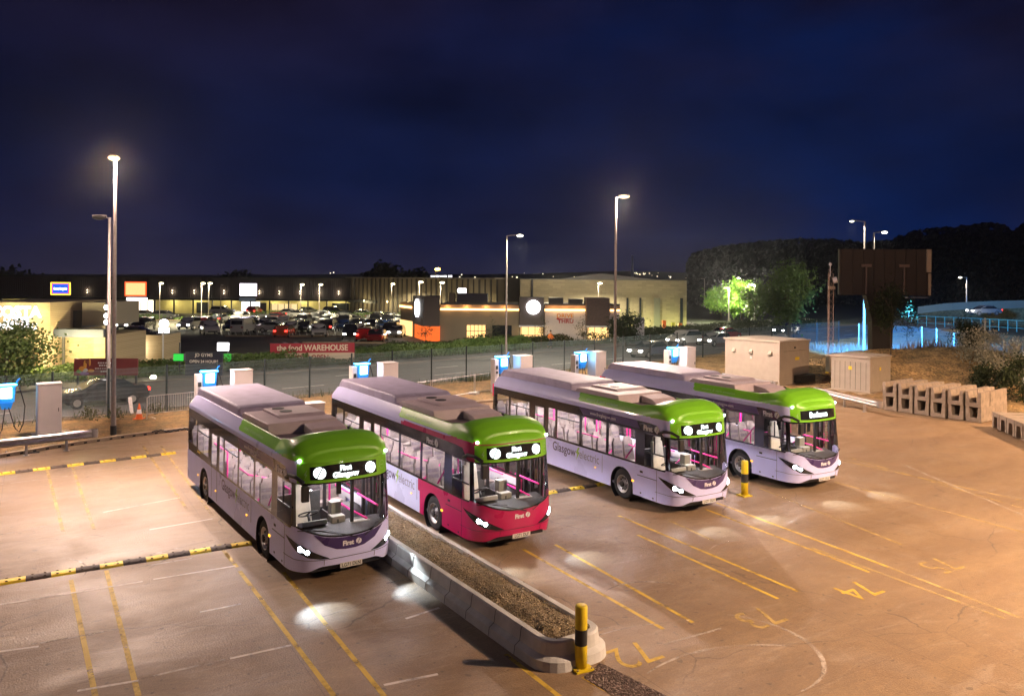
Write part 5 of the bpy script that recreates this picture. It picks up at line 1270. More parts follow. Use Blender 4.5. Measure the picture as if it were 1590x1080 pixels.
b.box((X9(740),-.10,1.15),(2.2,.05,.06)); b.build('mullion',DKGREY,w)
wbox('window',765,795,.25,Z9(505),-.06,.08,WINB)
wbox('roof_plant',710,757,4.3,5.3,3,3,mat('dark plant housing',(.04,.035,.06),.6)); wbox('roof_plant',697,706,4.2,5.4,2.5,1.5,CLADB); wbox('roof_plant',853,875,4.2,4.9,3,2,DKGREY); wbox('roof_plant',884,905,4.2,4.75,3,2,DKGREY)
LOGOG=glow('round lit logo',(1,.98,1),9.0)
b=MB(); b.cyl((X9(828),-1.12,Z9(476)),(X9(828),-1.26,Z9(476)),.78,n=32); b.build('round_logo',LOGOG,t)
mid=Vector(((X9(641,95)+X9(658,89))/2,2.0,0)); nrm=Vector((-6,-(X9(658,89)-X9(641,95)),0)); nrm=Vector((-(6.0),-(X9(658,89)-X9(641,95)),0)).normalized()
c=Vector((mid.x,mid.y,Z9(478,648,92)))+nrm*.05; b=MB(); b.cyl(c,c+nrm*.14,1.02,n=32); b.build('round_logo',LOGOG,t)
place_text('lettering','DRIVE',.62,glow('orange lettering',(.85,.30,.06),.6,False),(1,0,0),(0,0,1),(X9(878),.27,Z9(490)),t,bold=.018,sx=1.15)
place_text('lettering','THRU',.62,mat('red lettering',(.35,.02,.02),.5),(1,0,0),(0,0,1),(X9(879),.27,Z9(498.5)),t,bold=.018,sx=1.1)
b=MB(); b.box((X9(877),.27,Z9(494.4)),(1.7,.03,.07)); b.add([(X9(864),.26,Z9(494.4)),(X9(868),.26,Z9(492)),(X9(868),.26,Z9(497))],[(0,1,2)]); b.build('arrow',mat('red lettering',(.35,.02,.02),.5),t)
wbox('white_screen',986,1001,0,Z9(493),3,.2,WHR)
# coffee drive through on the left
CY=53.0
def X5(px,d=CY): return (px-795)/FPX*d
t=empty('coffee_drive_through',(0,CY,0),0,'coffee drive through with white lit lettering on pale boards, left edge','building')
def cbox(name,px0,px1,z0,z1,y0,dp,m,d=CY,par=None,bev=0):
    b=MB(); xa,xb=X5(px0,d+y0),X5(px1,d+y0); b.box(((xa+xb)/2,y0+dp/2,(z0+z1)/2),(xb-xa,dp,z1-z0)); return b.build(name,m,par or t,bevel=bev)
cbox('wall',-60,78,0,5.25,0,8,TIMB); cbox('wall',78.5,146,0,3.0,1.0,6,BRKY); cbox('pier',146,164,0,3.0,.9,6,TIMB)
cbox('fascia',79,161,2.92,3.45,.4,1.0,mat('grey blue fascia',(.10,.12,.15),.5)); cbox('roof_block',128,164,3.6,5.2,2.4,5,mat('beige roof screen',(.30,.27,.20),.7)); cbox('roof_void',79,127,3.4,4.6,2.8,4,DKGREY)
cbox('brown_wall_panel',-60,57,0,2.25,-.25,.2,mat('brown door recess',(.16,.11,.05),.7)); cbox('drainpipe',97,100.5,0,3.0,.8,.12,mat('grey pipe',(.10,.10,.09),.5)); cbox('gutter_light',79,146,2.86,2.92,.9,.1,LITG)  # the first box is a flat brown panel before the lower wall
COF=glow('coffee sign lettering',(1.0,.97,1.0),2.6)
def ztx(py,d=CY): return atY(30,py,d).z
o=place_text('lettering','COSTA',1.0,COF,(1,0,0),(0,0,1),(X5(26),-.1,ztx(484.5)),t,bold=.05,sx=1.02)
place_text('lettering','COFFEE',.48,COF,(1,0,0),(0,0,1),(X5(27),-.1,ztx(496.5)),t,bold=.03,sx=1.0)
place_text('lettering','DRIVE THRU',.55,COF,(1,0,0),(0,0,1),(X5(24),-.1,ztx(507)),t,bold=.03,sx=.98)
for px,z,pw in ((20,4.7,60),(60,4.5,60),(70,.8,110),(112,2.6,170),(135,2.6,170),(60,2.2,80),(155,2.5,60),(20,1.2,90)): lamp('wall_wash','POINT',(X5(px),-.9,z),pw*2.2,(1,.80,.42),t,size=.15)
b=MB(); p=atY(167,490,CY-1); b.box((p.x,CY-1,p.z-1.6),(.16,.2,5.4)); 
for k,zz in enumerate((.55,0,-.42)): b.cyl((p.x,CY-1.12,p.z+zz),(p.x,CY-1.16,p.z+zz),.17,n=14,mi=1)
o=b.build('lane_sign',[DKGREY,SIGNW]); tag(o,'slim dark lane sign with three small round white lights behind the lamp post','sign')
# bin store and walls right of it
t=empty('fenced_bin_store',(X5(216,61),61,0),0,'pale boarded bin store with a floodlight, right of the coffee building','enclosure'); b=MB(); b.box((0,0,1.25),(3.6,.2,2.6)); b.build('boarding',TIMB,t); b=MB(); b.box((1.85,1.5,1.25),(.2,3,2.6)); b.build('boarding',TIMB,t); b=MB(); b.cyl((1.95,-.2,0),(1.95,-.2,2.9),.06); b.build('post',mat('white post',(.6,.6,.58),.5),t)
b=MB(); b.box((-1.1,-.5,2.1),(1.1,.25,.7)); b.build('floodlight',glow('floodlight lens',(1.0,.93,.75),22.0),t); b=MB(); b.box((.1,-.55,1.5),(.6,.2,1.2)); b.build('menu_light',glow('menu board light',(1.0,.88,.70),14.0),t)
lamp('flood','POINT',(-.8,-1.5,2.0),260,(1,.85,.6),t,size=.2)
b=MB(); p=G(238,590); b.sph((p.x,p.y,.2),(.22,.2,.16),10,6); tag(b.build('ground_light',glow('ground light lens',(1,.9,.62),12)),'small glowing ground light on the grass by the bin store','light'); lamp('ground_glow','POINT',(p.x,p.y-.4,.6),30,(1,.88,.55),size=.1)
# illuminated totem and boards
def board(name,px0,py0,px1,py1,d,m,label,th=.12,posts=True,cat='banner',tilt=0):
    a=atY(px0,py1,d); c=atY(px1,py0,d); x,zc=(a.x+c.x)/2,(a.z+c.z)/2; w,h=c.x-a.x,c.z-a.z
    t=empty(name,(x,d,0),R(tilt),label,cat); b=MB(); b.box((0,0,zc),(w,th,h)); b.build('panel',m,t)
    if posts:
        for s in (-1,1): b=MB(); b.box((s*w*.46,.12,zc/2),(.1,.1,zc+h*.4)); b.build('post',DKGREY,t)
    return t,w,h,zc
t,w,h,zc=board('totem_sign',247,520,265,558,66,mat('dark red totem',(.16,.015,.02),.5),'dark red totem topped by a round white lit emblem',.35,False,'sign')
b=MB(); q=atY(255.5,502,66); b.cyl((0,-.1,q.z),(0,-.3,q.z),.36,n=24); q2=atY(255,512.5,66); b.box((0,-.2,q2.z),(.78,.2,.42)); b.build('lit_emblem',SIGNW,t)
lamp('sign_glow','POINT',(0,-.8,q.z),30,(1,.95,.95),t,size=.1)
t,w,h,zc=board('advertising_banner',117,556.5,213,582,50.2,mat('brown red banner',(.17,.03,.03),.6,noise=.12,nscale=1),'brown red banner showing a figure with raised arms, by the coffee drive through',tilt=4)
b=MB()
def blob(px,py,rx,rz,mi): 
    b.sph(((px-165)/FPX*50.2,-.08,zc-(py-569.2)/FPX*50.2),(rx,.03,rz),10,6,mi=mi)
blob(134,566,.10,.30,0); blob(136,561.5,.10,.10,3); blob(141,562,.06,.24,0); blob(130,572,.22,.16,0); blob(134,574,.17,.13,1); blob(143,575,.20,.10,0); blob(125,576,.16,.12,2); blob(133,579.5,.30,.10,4)
b.build('printed_figure',[mat('print yellow orange',(.55,.28,.05),.6),mat('print pale blue',(.4,.45,.5),.6),mat('print green',(.12,.28,.08),.6),mat('print brown',(.2,.07,.02),.6),mat('print violet',(.18,.09,.3),.6)],t)
b=MB(); 
for k,(yy,ww) in enumerate(((563,1.0),(567,.8),(571.5,1.5),(576,.5))):
    for j in range(int(ww*6)): b.box(((163-165)/FPX*50.2+.14*j-ww*.35,-.07,zc-(yy-569.2)/FPX*50.2),(.09,.02,.09 if k!=2 else .05))
b.build('small_print',LOGOW,t)
t,w,h,zc=board('gym_banner',288,546,346,586,56,mat('navy banner',(.012,.016,.045),.5),'navy gym banner with white lettering beside the hedge')
for s,yy,sz in (('JD GYMS',551,.32),('OPEN 24 HOURS',561,.27)):
    place_text('lettering',s,sz,LOGOW,(1,0,0),(0,0,1),(.0,-.07,atY(315,yy,56).z),t,bold=.006)
sign('green_sign',269,549,285,560,57,glow('green sign face',(.06,.85,.10),.9),'small bright green sign left of the navy gym banner')
b=MB(); p=atY(277,560,57.1); b.box((0,0,0),(.08,.08,3.4)); tag(b.build('sign_post',DKGREY,loc=(p.x,p.y+.2,.6)),'thin post carrying the small bright green sign','post')
t,w,h,zc=board('lit_display',338,532,355,544,62,SIGNW,'white lit display panel on a thin frame right of the gym banner',.2,True,'sign'); lamp('panel_glow','POINT',(0,-.8,zc),40,(1,.9,.85),t,size=.1)
t,w,h,zc=board('green_shield_sign',348,549,359,561,60,glow('green shield face',(.10,.75,.10),.6),'little green round edged sign below the white lit display',.1,True,'sign')
# the food warehouse banner, turned slightly
d0=64.0; a=atY(423,565,d0); c=atY(548,530,d0+0); t=empty('shop_banner',((a.x+c.x)/2,64,0),R(10),'long red and white banner reading the food WAREHOUSE','banner'); w=(c.x-a.x)*1.02
zt_=atY(485,532.5,64).z; zm=atY(485,547.5,64).z; zb=atY(485,563,64).z
b=MB(); b.box((0,0,(zt_+zm)/2),(w,.06,zt_-zm)); b.build('upper_panel',mat('banner red',(.30,.012,.03),.5),t); b=MB(); b.box((0,0,(zm+zb)/2),(w,.06,zm-zb)); b.build('lower_panel',mat('banner cream',(.50,.42,.32),.6),t)
for k in range(5): b=MB(); b.box((-w/2+w*k/4,.1,zt_/2),(.09,.09,zt_)); b.build('post',DKGREY,t)
place_text('lettering','the food WAREHOUSE',.66,mat('banner lettering cream',(.62,.56,.44),.5),(1,0,0),(0,0,1),(0,-.05,(zt_+zm)/2),t,bold=.014,sx=.86)
place_text('lettering','NOW OPEN',.66,mat('banner lettering red',(.22,.015,.02),.5),(1,0,0),(0,0,1),(-.2,-.05,(zm+zb)/2-.02),t,bold=.014,sx=.8)
lamp('banner_spill','POINT',(0,-9,5.5),1500,(1,.85,.65),t,size=.3)
# traffic signal, cones of light seen over the coffee roof
b=MB(); p=atY(104,473,75); b.box((0,0,-2),(.12,.12,4.4)); b.box((0,-.1,0),(.3,.2,.9)); b.cyl((0,-.2,-.2),(0,-.26,-.2),.16,n=16,mi=1); tag(b.build('traffic_signal',[DKGREY,glow('green signal lens',(.0,1.0,.25),22)],loc=tuple(p)),'green glowing traffic signal above the coffee building roof','traffic light')
# ============================================================ BILLBOARD SEEN FROM BEHIND
BD=62.0; t=empty('billboard',(X9(1367,BD),BD,1.3),0,'big dark back of a billboard on a broad tapering column, lit from its far side','billboard')
bx=t.location.x; zA=atY(1370,387,BD).z-1.3; zB=atY(1370,458,BD).z-1.3; w=(1442-1302)/FPX*BD; off=(1372-1367)/FPX*BD
BBM=mat('billboard back panel',(.014,.007,.008),.6,noise=.15,nscale=.6)
b=MB(); b.box((off,0,(zA+zB)/2),(w,.30,zA-zB)); b.build('panel',BBM,t)
b=MB()
for k in range(5): b.box((off,-.17,zB+(zA-zB)*(.06+.22*k)),(w*.98,.05,.04))
for k in range(9): b.box((off-w*.47+w*.94*k/8,-.18,(zA+zB)/2),(.04,.05,zA-zB))
for k in (-1,1): b.box((off+k*w*.21,-.24,(zA+zB)/2-.6),(.10,.14,2.2),mi=1); b.box((off+k*w*.21,-.26,(zA+zB)/2+.5),(.8,.12,.22),mi=1)
b.build('framework',[BBM,mat('frame steel',(.13,.09,.08),.6)],t)
b=MB(); b.box((off+w/2-.12,-.22,(zA+zB)/2+.9),(.34,.16,(zA-zB)*.5)); b.box((off+w/2-.05,-.2,zB+.85),(.2,.14,1.7)); b.build('edge_trim',mat('pale edge trim',(.34,.27,.21),.6),t)
b=MB(); b.prism([(-.75,-.4),(.75,-.4),(.75,.4),(-.75,.4)],-1.2,0); b.add([(-.75,-.4,0),(.75,-.4,0),(.75,.4,0),(-.75,.4,0),(-.82,-.4,2.8),(.82,-.4,2.8),(.82,.4,2.8),(-.82,.4,2.8),(-1.25,-.35,zB),(1.3,-.35,zB),(1.3,.35,zB),(-1.25,.35,zB)],
  [(0,1,5,4),(1,2,6,5),(2,3,7,6),(3,0,4,7),(4,5,9,8),(5,6,10,9),(6,7,11,10),(7,4,8,11),(8,9,10,11)]); b.build('column',mat('column dark bronze',(.011,.007,.005),.6,noise=.1),t)
b=MB(); b.box((off,.18,(zA+zB)/2),(w*.98,.04,(zA-zB)*.97)); b.build('lit_screen',glow('billboard screen',(.05,.32,1.0),1.5),t)
for sx,ax_ in ((-1.2,.52),(1.6,.72)):
    l=lamp('flood_beam','SPOT',(off+sx,.9,zB+1.2),190000,(.06,.36,1.0),t,size=.3,spot=R(46),blend=.6); l.rotation_euler=Vector((ax_,1,-.36)).to_track_quat('-Z','Y').to_euler()
b=MB(); b.box((off+2.6,.1,zB-.18),(1.6,.5,.1)); b.build('walkway',mat('walkway grating',(.05,.07,.12),.5),t)
# lattice mast
p=atY(1288,600,56); t=empty('camera_mast',(p.x,56,.3),R(20),'thin lattice mast with a small camera and dish between kiosks and billboard','mast'); h=atY(1288,412,56).z-.3
b=MB()
for a,c in ((-.18,-.12),(.18,-.12),(0,.2)): b.cyl((a,c,0),(a,c,h*.93),.022,n=5)
for k in range(18):
    z=.3+h*.93*k/18; z2=z+h*.93/18; b.cyl((-.18,-.12,z),(.18,-.12,z2),.010,n=4); b.cyl((.18,-.12,z),(0,.2,z2),.010,n=4); b.cyl((0,.2,z),(-.18,-.12,z2),.010,n=4)
b.build('lattice',mat('mast steel',(.28,.20,.16),.6),t); b=MB(); b.cyl((0,0,h*.9),(0,0,h),.03); b.sph((0,0,h+.08),.12,10,6); b.build('camera',WHR,t); b=MB(); b.cyl((.25,0,h-1.05),(.45,-.15,h-1.0),.22,n=14); b.build('dish',WHR,t); b=MB(); b.box((0,-.14,h*.80),(.55,.1,.22)); b.box((0,-.05,.9),(.45,.4,1.4)); b.build('junction_box',KM,t)
# ============================================================ TREES
tree(X9(12,45),45,4.4,2.6,1.2,'dark leafy tree in front of the coffee drive through at the left edge',LEAF,5200,.14,1,ncl=34)
tree(X9(1225,86),86,8.9,2.9,2.6,'large round dark green tree with a pale trunk behind the big kiosk',LEAF,5200,.22,2,tr=.16,ncl=40)
tree(X9(1120,150),150,6.2,3.0,.8,'bright green lamp lit tree beside the far road, left one',LEAFB_LIT,2600,.34,3,ncl=26)
tree(X9(1152,143),143,7.6,3.2,.8,'bright green lamp lit tree under the street lamp, right one',LEAFB_LIT,3000,.34,4,ncl=28)  # brighter leaf colour stands for lamplight on these trees
tree(X9(1173,132),132,7.2,2.4,.8,'half lit green tree between the bright trees and the round dark tree',LEAF,1800,.32,5)
tree(X9(972,84),84,3.6,1.9,.6,'bushy dark green tree by the road right of the middle lamp post',LEAFD,2600,.18,6,ncl=30)
tree(X9(1384,59),59,5.6,1.5,1.7,'leafy young dark tree standing in front of the billboard column',LEAFD,2300,.13,7,z0=1.6,tr=.05)
tree(X9(1412,66),66,4.5,1.0,1.5,'sparse sapling right of the billboard column',LEAFD,500,.11,8,z0=.9,tr=.04)
for px,d,h,lab in ((765,79,3.2,'left of the white street lamp'),(905,80,3.4,'in front of the drive thru lettering'),(841,81,3.4,'below the round lit logo'),(662,78,2.6,'at the lit corner of the restaurant')):
    tree(X9(px,d),d,h,.9,1.2,'thin sparse sapling '+lab,LEAFD,150,.10,px,tr=.04)
for k,(px,d,w,h,m) in enumerate(((1500,60,3.0,2.3,LEAFD),(1530,56,3.4,3.0,LEAFP_LIT),(1565,52,3.6,3.2,LEAFP_LIT),(1590,47,3.2,3.0,LEAFD),(1545,49,2.8,2.0,LEAFD),(1505,66,3.0,2.8,LEAFP_LIT))):
    x=X9(px,d); bush(x,d,w,h,['small dark shrub nearest the billboard on the bank','shrub painted pale as lamp lit on the bank below the lit road','tallest shrub painted pale as lamp lit at the right edge on the bank','dark shrub cut by the right edge of the picture','low dark shrub in front of the pale shrubs','shrub painted pale as lamp lit, farther back along the bank fence'][k],m,2400,.12,30+k,z0=land(x,d)-.1,group='shrubs on the earth bank')  # lamplight on the pale shrubs is painted as a lighter leaf colour
for k,(px,d) in enumerate(((140,40),(175,41.5),(240,43),(395,47))):
    x,y=onfence(px); bush(x+.3,y-.4,.9,.8,['first','second','third','fourth'][k]+' small weed clump at the foot of the mesh fence from the left',GRASS,160,.07,50+k,z0=0,name='weed_clump',group='weeds by the fence')
# dark wood on the right, far hills and town lights
rr=random.Random(21); b=MB()
top=[(1066,412),(1075,395),(1110,385),(1160,378),(1230,372),(1300,373),(1340,378),(1390,372),(1410,362),(1440,356),(1500,352),(1530,346),(1560,350),(1572,362),(1590,345),(1700,340),(1900,350)]
def topy(px):
    for (a,c),(e,f) in zip(top,top[1:]):
        if px<=e: return c+(f-c)*(px-a)/(e-a)
    return 350
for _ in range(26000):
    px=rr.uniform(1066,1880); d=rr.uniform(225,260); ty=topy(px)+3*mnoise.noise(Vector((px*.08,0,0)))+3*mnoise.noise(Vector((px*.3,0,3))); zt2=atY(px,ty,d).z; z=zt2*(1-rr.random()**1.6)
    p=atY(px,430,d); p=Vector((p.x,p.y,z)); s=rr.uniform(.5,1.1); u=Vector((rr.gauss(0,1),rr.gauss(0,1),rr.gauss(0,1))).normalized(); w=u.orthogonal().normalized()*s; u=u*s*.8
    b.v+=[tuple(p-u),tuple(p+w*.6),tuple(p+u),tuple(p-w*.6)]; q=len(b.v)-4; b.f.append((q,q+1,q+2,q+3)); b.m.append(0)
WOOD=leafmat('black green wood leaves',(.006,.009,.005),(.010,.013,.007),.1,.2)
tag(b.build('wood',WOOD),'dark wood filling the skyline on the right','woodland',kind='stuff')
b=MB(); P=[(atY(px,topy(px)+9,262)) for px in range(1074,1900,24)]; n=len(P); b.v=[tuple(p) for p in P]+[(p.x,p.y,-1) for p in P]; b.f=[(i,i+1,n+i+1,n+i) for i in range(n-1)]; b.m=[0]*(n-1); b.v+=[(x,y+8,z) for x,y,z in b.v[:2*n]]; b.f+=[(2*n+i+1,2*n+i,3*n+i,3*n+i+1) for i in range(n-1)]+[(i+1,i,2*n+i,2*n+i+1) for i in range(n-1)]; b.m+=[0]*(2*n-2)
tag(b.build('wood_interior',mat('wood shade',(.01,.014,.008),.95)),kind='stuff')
b=MB(); n=90
for k in range(n):
    px=-700+k*40; y=426+3*mnoise.noise(Vector((px*.004,2,0)))+1.2*mnoise.noise(Vector((px*.02,0,0)))-(3 if 340<px<385 else 0)-5*math.exp(-((px-1000)/150)**2); p=atY(px,y,1800); b.v+=[(p.x,1800,p.z),(p.x,1300,-.3)]
for k in range(n-1): b.f.append((2*k,2*k+2,2*k+3,2*k+1)); b.m.append(0)
struct(b.build('hills',mat('far hill',(.012,.013,.016),.95)))
b=MB(); rr=random.Random(8)
for px,y in [(814,424),(843,425),(513,424),(518,423),(551,432),(353,434)]+[(rr.uniform(985,1022),rr.uniform(423,426)) for _ in range(14)]+[(1041,430),(1066,431),(1008,424)]+[(rr.uniform(660,1060),rr.uniform(426,431)) for _ in range(10)]:
    p=atY(px,y,1250); s=rr.uniform(.45,1.1) if y<430 else 1.3; b.sph(tuple(p),s,6,4)
tag(b.build('distant_town_lights',glow('distant lights',(1.0,.85,.6),2.2,False)),'scattered town lights on the far hills','lights',kind='stuff')
b=MB(); p=atY(982,396,900); b.cyl((p.x,900,0),(p.x,900,p.z),1.9,1.1,10); tag(b.build('chimney',mat('pale chimney',(.25,.3,.4),.8)),'thin pale chimney on the far skyline','chimney')
for k,(px,d,h,r) in enumerate(((600,240,11.5,6),(580,260,10,4),(645,250,10.5,5),(366,300,10.3,6),(10,230,9,8))):
    tree(X9(px,d),d,h,r,2,['broad dark tree top over the roof left of the orange lamp','smaller dark tree top over the roof','dark tree top just left of the orange lamp','rounded dark tree top above the white square sign','dark tree top above the far left roof'][k],LEAFD,900,.9,70+k,tr=.3)
# raised road with parapet on the far right
b=MB()
for k in range(12):
    px=1425+k*40; d=150-k*4; 
    y1=[476,471,468.5,467,466,465.5,465,464,463,463,463,463][k]; p=atY(px,y1,d); b.v+=[(p.x,d,p.z),(p.x,d,p.z-1.3),(p.x,d-7,-.2)]
for k in range(11): b.f+=[(3*k,3*k+3,3*k+4,3*k+1),(3*k+1,3*k+4,3*k+5,3*k+2)]; b.m+=[0,1]
tag(b.build('embankment',[mat('parapet panel',(.12,.15,.13),.7,noise=.1,nscale=.5),soilmat('dry bank grass',(.15,.14,.08),(.07,.08,.035),1.2,.5,4)]),kind='structure')
t=empty('guard_railing',(X9(1425,128),128,0),0,'guard railing tinted teal as blue lit beside the road on the far right','railing')
for k in range(15):
    px=1425+k*14; d=128-k*1.2; p=atY(px,486,d); b=MB(); b.box((p.x-t.location.x,d-128,.8),(.10,.1,1.7)); b.build('post',mat('blue lit railing',(.04,.22,.22),.5),t)  # teal in this colour stands for the blue light on the railing
    if k<14: p2=atY(px+14,486,d-1.2); b=MB(); b.tube([(p.x-t.location.x,d-128,1.6),(p2.x-t.location.x,d-129.2,1.6)],.05,5); b.tube([(p.x-t.location.x,d-128,.5),(p2.x-t.location.x,d-129.2,.5)],.04,5); b.build('rail',_M['blue lit railing'],t)
# ============================================================ CARS
CGL=mat('car glass',(.01,.012,.015),.08); TAILL=glow('tail lamp lit',(1.0,.03,.02),9.0,False); HEADL=glow('head lamp lit',(1.0,.95,.85),30.0,False); LENS=mat('clear lens',(.5,.5,.5),.15); REDL=mat('red lens',(.25,.005,.005),.25)
def car_meshes(kind):
    """body, glasshouse, details; x forward"""
    if kind=='van': side=[(-2.3,.35),(-2.32,1.0),(-2.2,1.95),(-1.9,2.05),(.9,2.02),(1.25,1.75),(1.75,1.18),(2.2,1.0),(2.35,.75),(2.33,.35)]; gl=[(.55,1.15),(.60,1.75),(1.1,1.72),(1.62,1.18)]; rg=[(-2.24,1.25),(-2.2,1.8),(-2.1,1.8),(-2.1,1.25)]; W=.93
    elif kind=='suv': side=[(-2.2,.35),(-2.25,.95),(-2.1,1.05),(-1.85,1.55),(-1.6,1.66),(.25,1.68),(.6,1.6),(1.15,1.12),(2.0,1.0),(2.25,.75),(2.22,.35)]; gl=[(-1.98,1.08),(-1.75,1.52),(.28,1.58),(1.05,1.12)]; W=.92
    elif kind=='hatch': side=[(-1.95,.32),(-2.0,.8),(-1.9,.95),(-1.6,1.38),(-1.3,1.46),(.1,1.47),(.45,1.4),(1.1,.98),(1.8,.86),(2.02,.62),(2.0,.32)]; gl=[(-1.78,.98),(-1.5,1.36),(.15,1.40),(1.0,.98)]; W=.87
    else: side=[(-2.25,.32),(-2.3,.78),(-2.2,.93),(-1.55,1.0),(-1.0,1.38),(-.7,1.43),(.1,1.43),(.4,1.36),(1.15,.96),(2.0,.84),(2.28,.6),(2.25,.32)]; gl=[(-1.5,1.0),(-.95,1.34),(.12,1.36),(1.08,.96)]; W=.88
    belt=.98 if kind!='van' else 1.2
    b=MB(); n=len(side)
    def wy(x,z): 
        w=W*(1-.0*z)
        if z>belt: w-= (z-belt)*.28 if kind!='van' else (z-belt)*.08
        if z<.5: w-=.04
        return w-.10*max(0,(abs(x)-1.7)/.6)**2
    # rings across the width with rounded shoulders
    fr=(-1,-.93,-.6,0,.6,.93,1); dz=(-.10,-.025,0,.015,0,-.025,-.10)
    for x,z in side:
        for f,q in zip(fr,dz): b.v.append((x*(1-.015*abs(f)),f*wy(x,z),z+(q if z>.6 else 0)))
    m=len(fr)
    for i in range(n-1):
        for k in range(m-1): b.f.append((i*m+k,i*m+k+1,(i+1)*m+k+1,(i+1)*m+k)); b.m.append(0)
    for k in (0,m-1):
        # side walls: fan between the lower edge and the outline
        top=[i*m+k for i in range(n)]; base=len(b.v)
        for x,z in side: b.v.append((x,(fr[k])*(wy(x,.6)),min(z,.36)))
        for i in range(n-1): b.f.append((top[i],top[i+1],base+i+1,base+i)); b.m.append(0)
    body=b
    g=MB()
    xs=[p[0] for p in gl]; 
    for s in (-1,1):
        P=[(x,s*(wy(x,z)+.012),z) for x,z in gl]; g.add(P,[(0,1,2,3)])
    (x0,z0),(x1,z1),(x2,z2),(x3,z3)=gl
    if kind!='van': g.add([(x0-.06,-wy(x0,z0)*.9,z0+.02),(x0-.06,wy(x0,z0)*.9,z0+.02),(x1-.02,wy(x1,z1)*.9,z1+.06),(x1-.02,-wy(x1,z1)*.9,z1+.06)],[(0,1,2,3)])
    else: g.add([(-2.32,-.7,1.25),(-2.32,.7,1.25),(-2.25,.68,1.75),(-2.25,-.68,1.75)],[(0,1,2,3)])
    g.add([(x3+.08,-wy(x3,z3)*.92,z3+.03),(x3+.08,wy(x3,z3)*.92,z3+.03),(x2+.16,wy(x2,z2)*.88,z2+.05),(x2+.16,-wy(x2,z2)*.88,z2+.05)],[(0,1,2,3)])
    d=MB(); 
    for x in (-1.35,1.38):
        for s in (-1,1): d.cyl((x,s*(W-.16),.32),(x,s*(W+.015),.32),.32,n=14,mi=0); d.cyl((x,s*(W+.0),.32),(x,s*(W+.022),.32),.19,n=10,mi=1)
    d.box((2.2 if kind!='hatch' else 1.98,0,.45),(.1,1.1,.18),mi=0)
    return body,g,d
CAR={}
def car_proto(kind,lit,parts):
    k=(kind,lit,parts)
    if k in CAR: return CAR[k]
    body,g,d=car_meshes(kind); ex=2.3 if kind in('saloon','van') else (2.24 if kind=='suv' else 2.0); zl=.68 if kind!='van' else .8
    h=MB(); t_=MB()
    for s in (-1,1): h.box((ex-.06,s*.62,zl),(.14,.34,.14)); t_.box((-ex+.02,s*.66,zl+.12),(.10,.26,.16))
    CAR[k]=(body,g,d,h,t_); return CAR[k]
PAINTS={}
def cpaint(c):
    cols=dict(white=(.55,.54,.50),silver=(.32,.31,.30),grey=(.12,.12,.12),black=(.012,.012,.014),blue=(.02,.05,.16),red=(.32,.012,.012),darkred=(.12,.008,.01),orange=(.4,.06,.01))
    return mat(c+' car paint',cols[c],.25,spec=.5,coat=.7)
def car(x,y,rz,kind,color,label,lit=0,group=None,detailed=False,z=0):
    """lit: 0 none, 1 head lamps, 2 tail lamps, 3 both"""
    body,g,d,h,t_=car_proto(kind,0,0)
    hm=HEADL if lit in(1,3) else LENS; tm_=TAILL if lit in(2,3) else REDL
    if detailed:
        t=empty('car',(x,y,z),rz,label,'car',group)
        body.build('body',cpaint(color),t,smooth=False,bevel=.03); g.build('window',CGL,t)
        for i,(xx) in enumerate((-1.35,1.38)):
            for s in (-1,1): w=MB(); w.cyl((xx,s*.72,.32),(xx,s*.885,.32),.32,n=18); w=w.build('wheel',TYRE,t); r=MB(); r.cyl((xx,s*.87,.32),(xx,s*.895,.32),.19,n=12); r.build('rim',RIM,w)
        for s in (-1,1):
            b=MB(); b.box((2.2,s*.62,.68),(.14,.34,.14)); b.build('headlight',hm,t); b=MB(); b.box((-2.24,s*.66,.80),(.10,.30,.14)); b.build('tail_light',tm_,t)
        return t
    b=MB()
    for src,mi in ((body,0),(g,1)): 
        n=len(b.v); b.v+=src.v; b.f+=[tuple(i+n for i in f) for f in src.f]; b.m+=[mi]*len(src.f)
    n=len(b.v); b.v+=d.v; b.f+=[tuple(i+n for i in f) for f in d.f]; b.m+=[2+m for m in d.m]
    for src,mi in ((h,4),(t_,5)):
        n=len(b.v); b.v+=src.v; b.f+=[tuple(i+n for i in f) for f in src.f]; b.m+=[mi]*len(src.f)
    me=cached(('car',kind,color,lit),lambda:b.mesh('car',[cpaint(color),CGL,TYRE,RIM,hm,tm_],False))
    o=inst('car',me,None,(x,y,z),(0,0,rz)); return tag(o,label,'car',group)
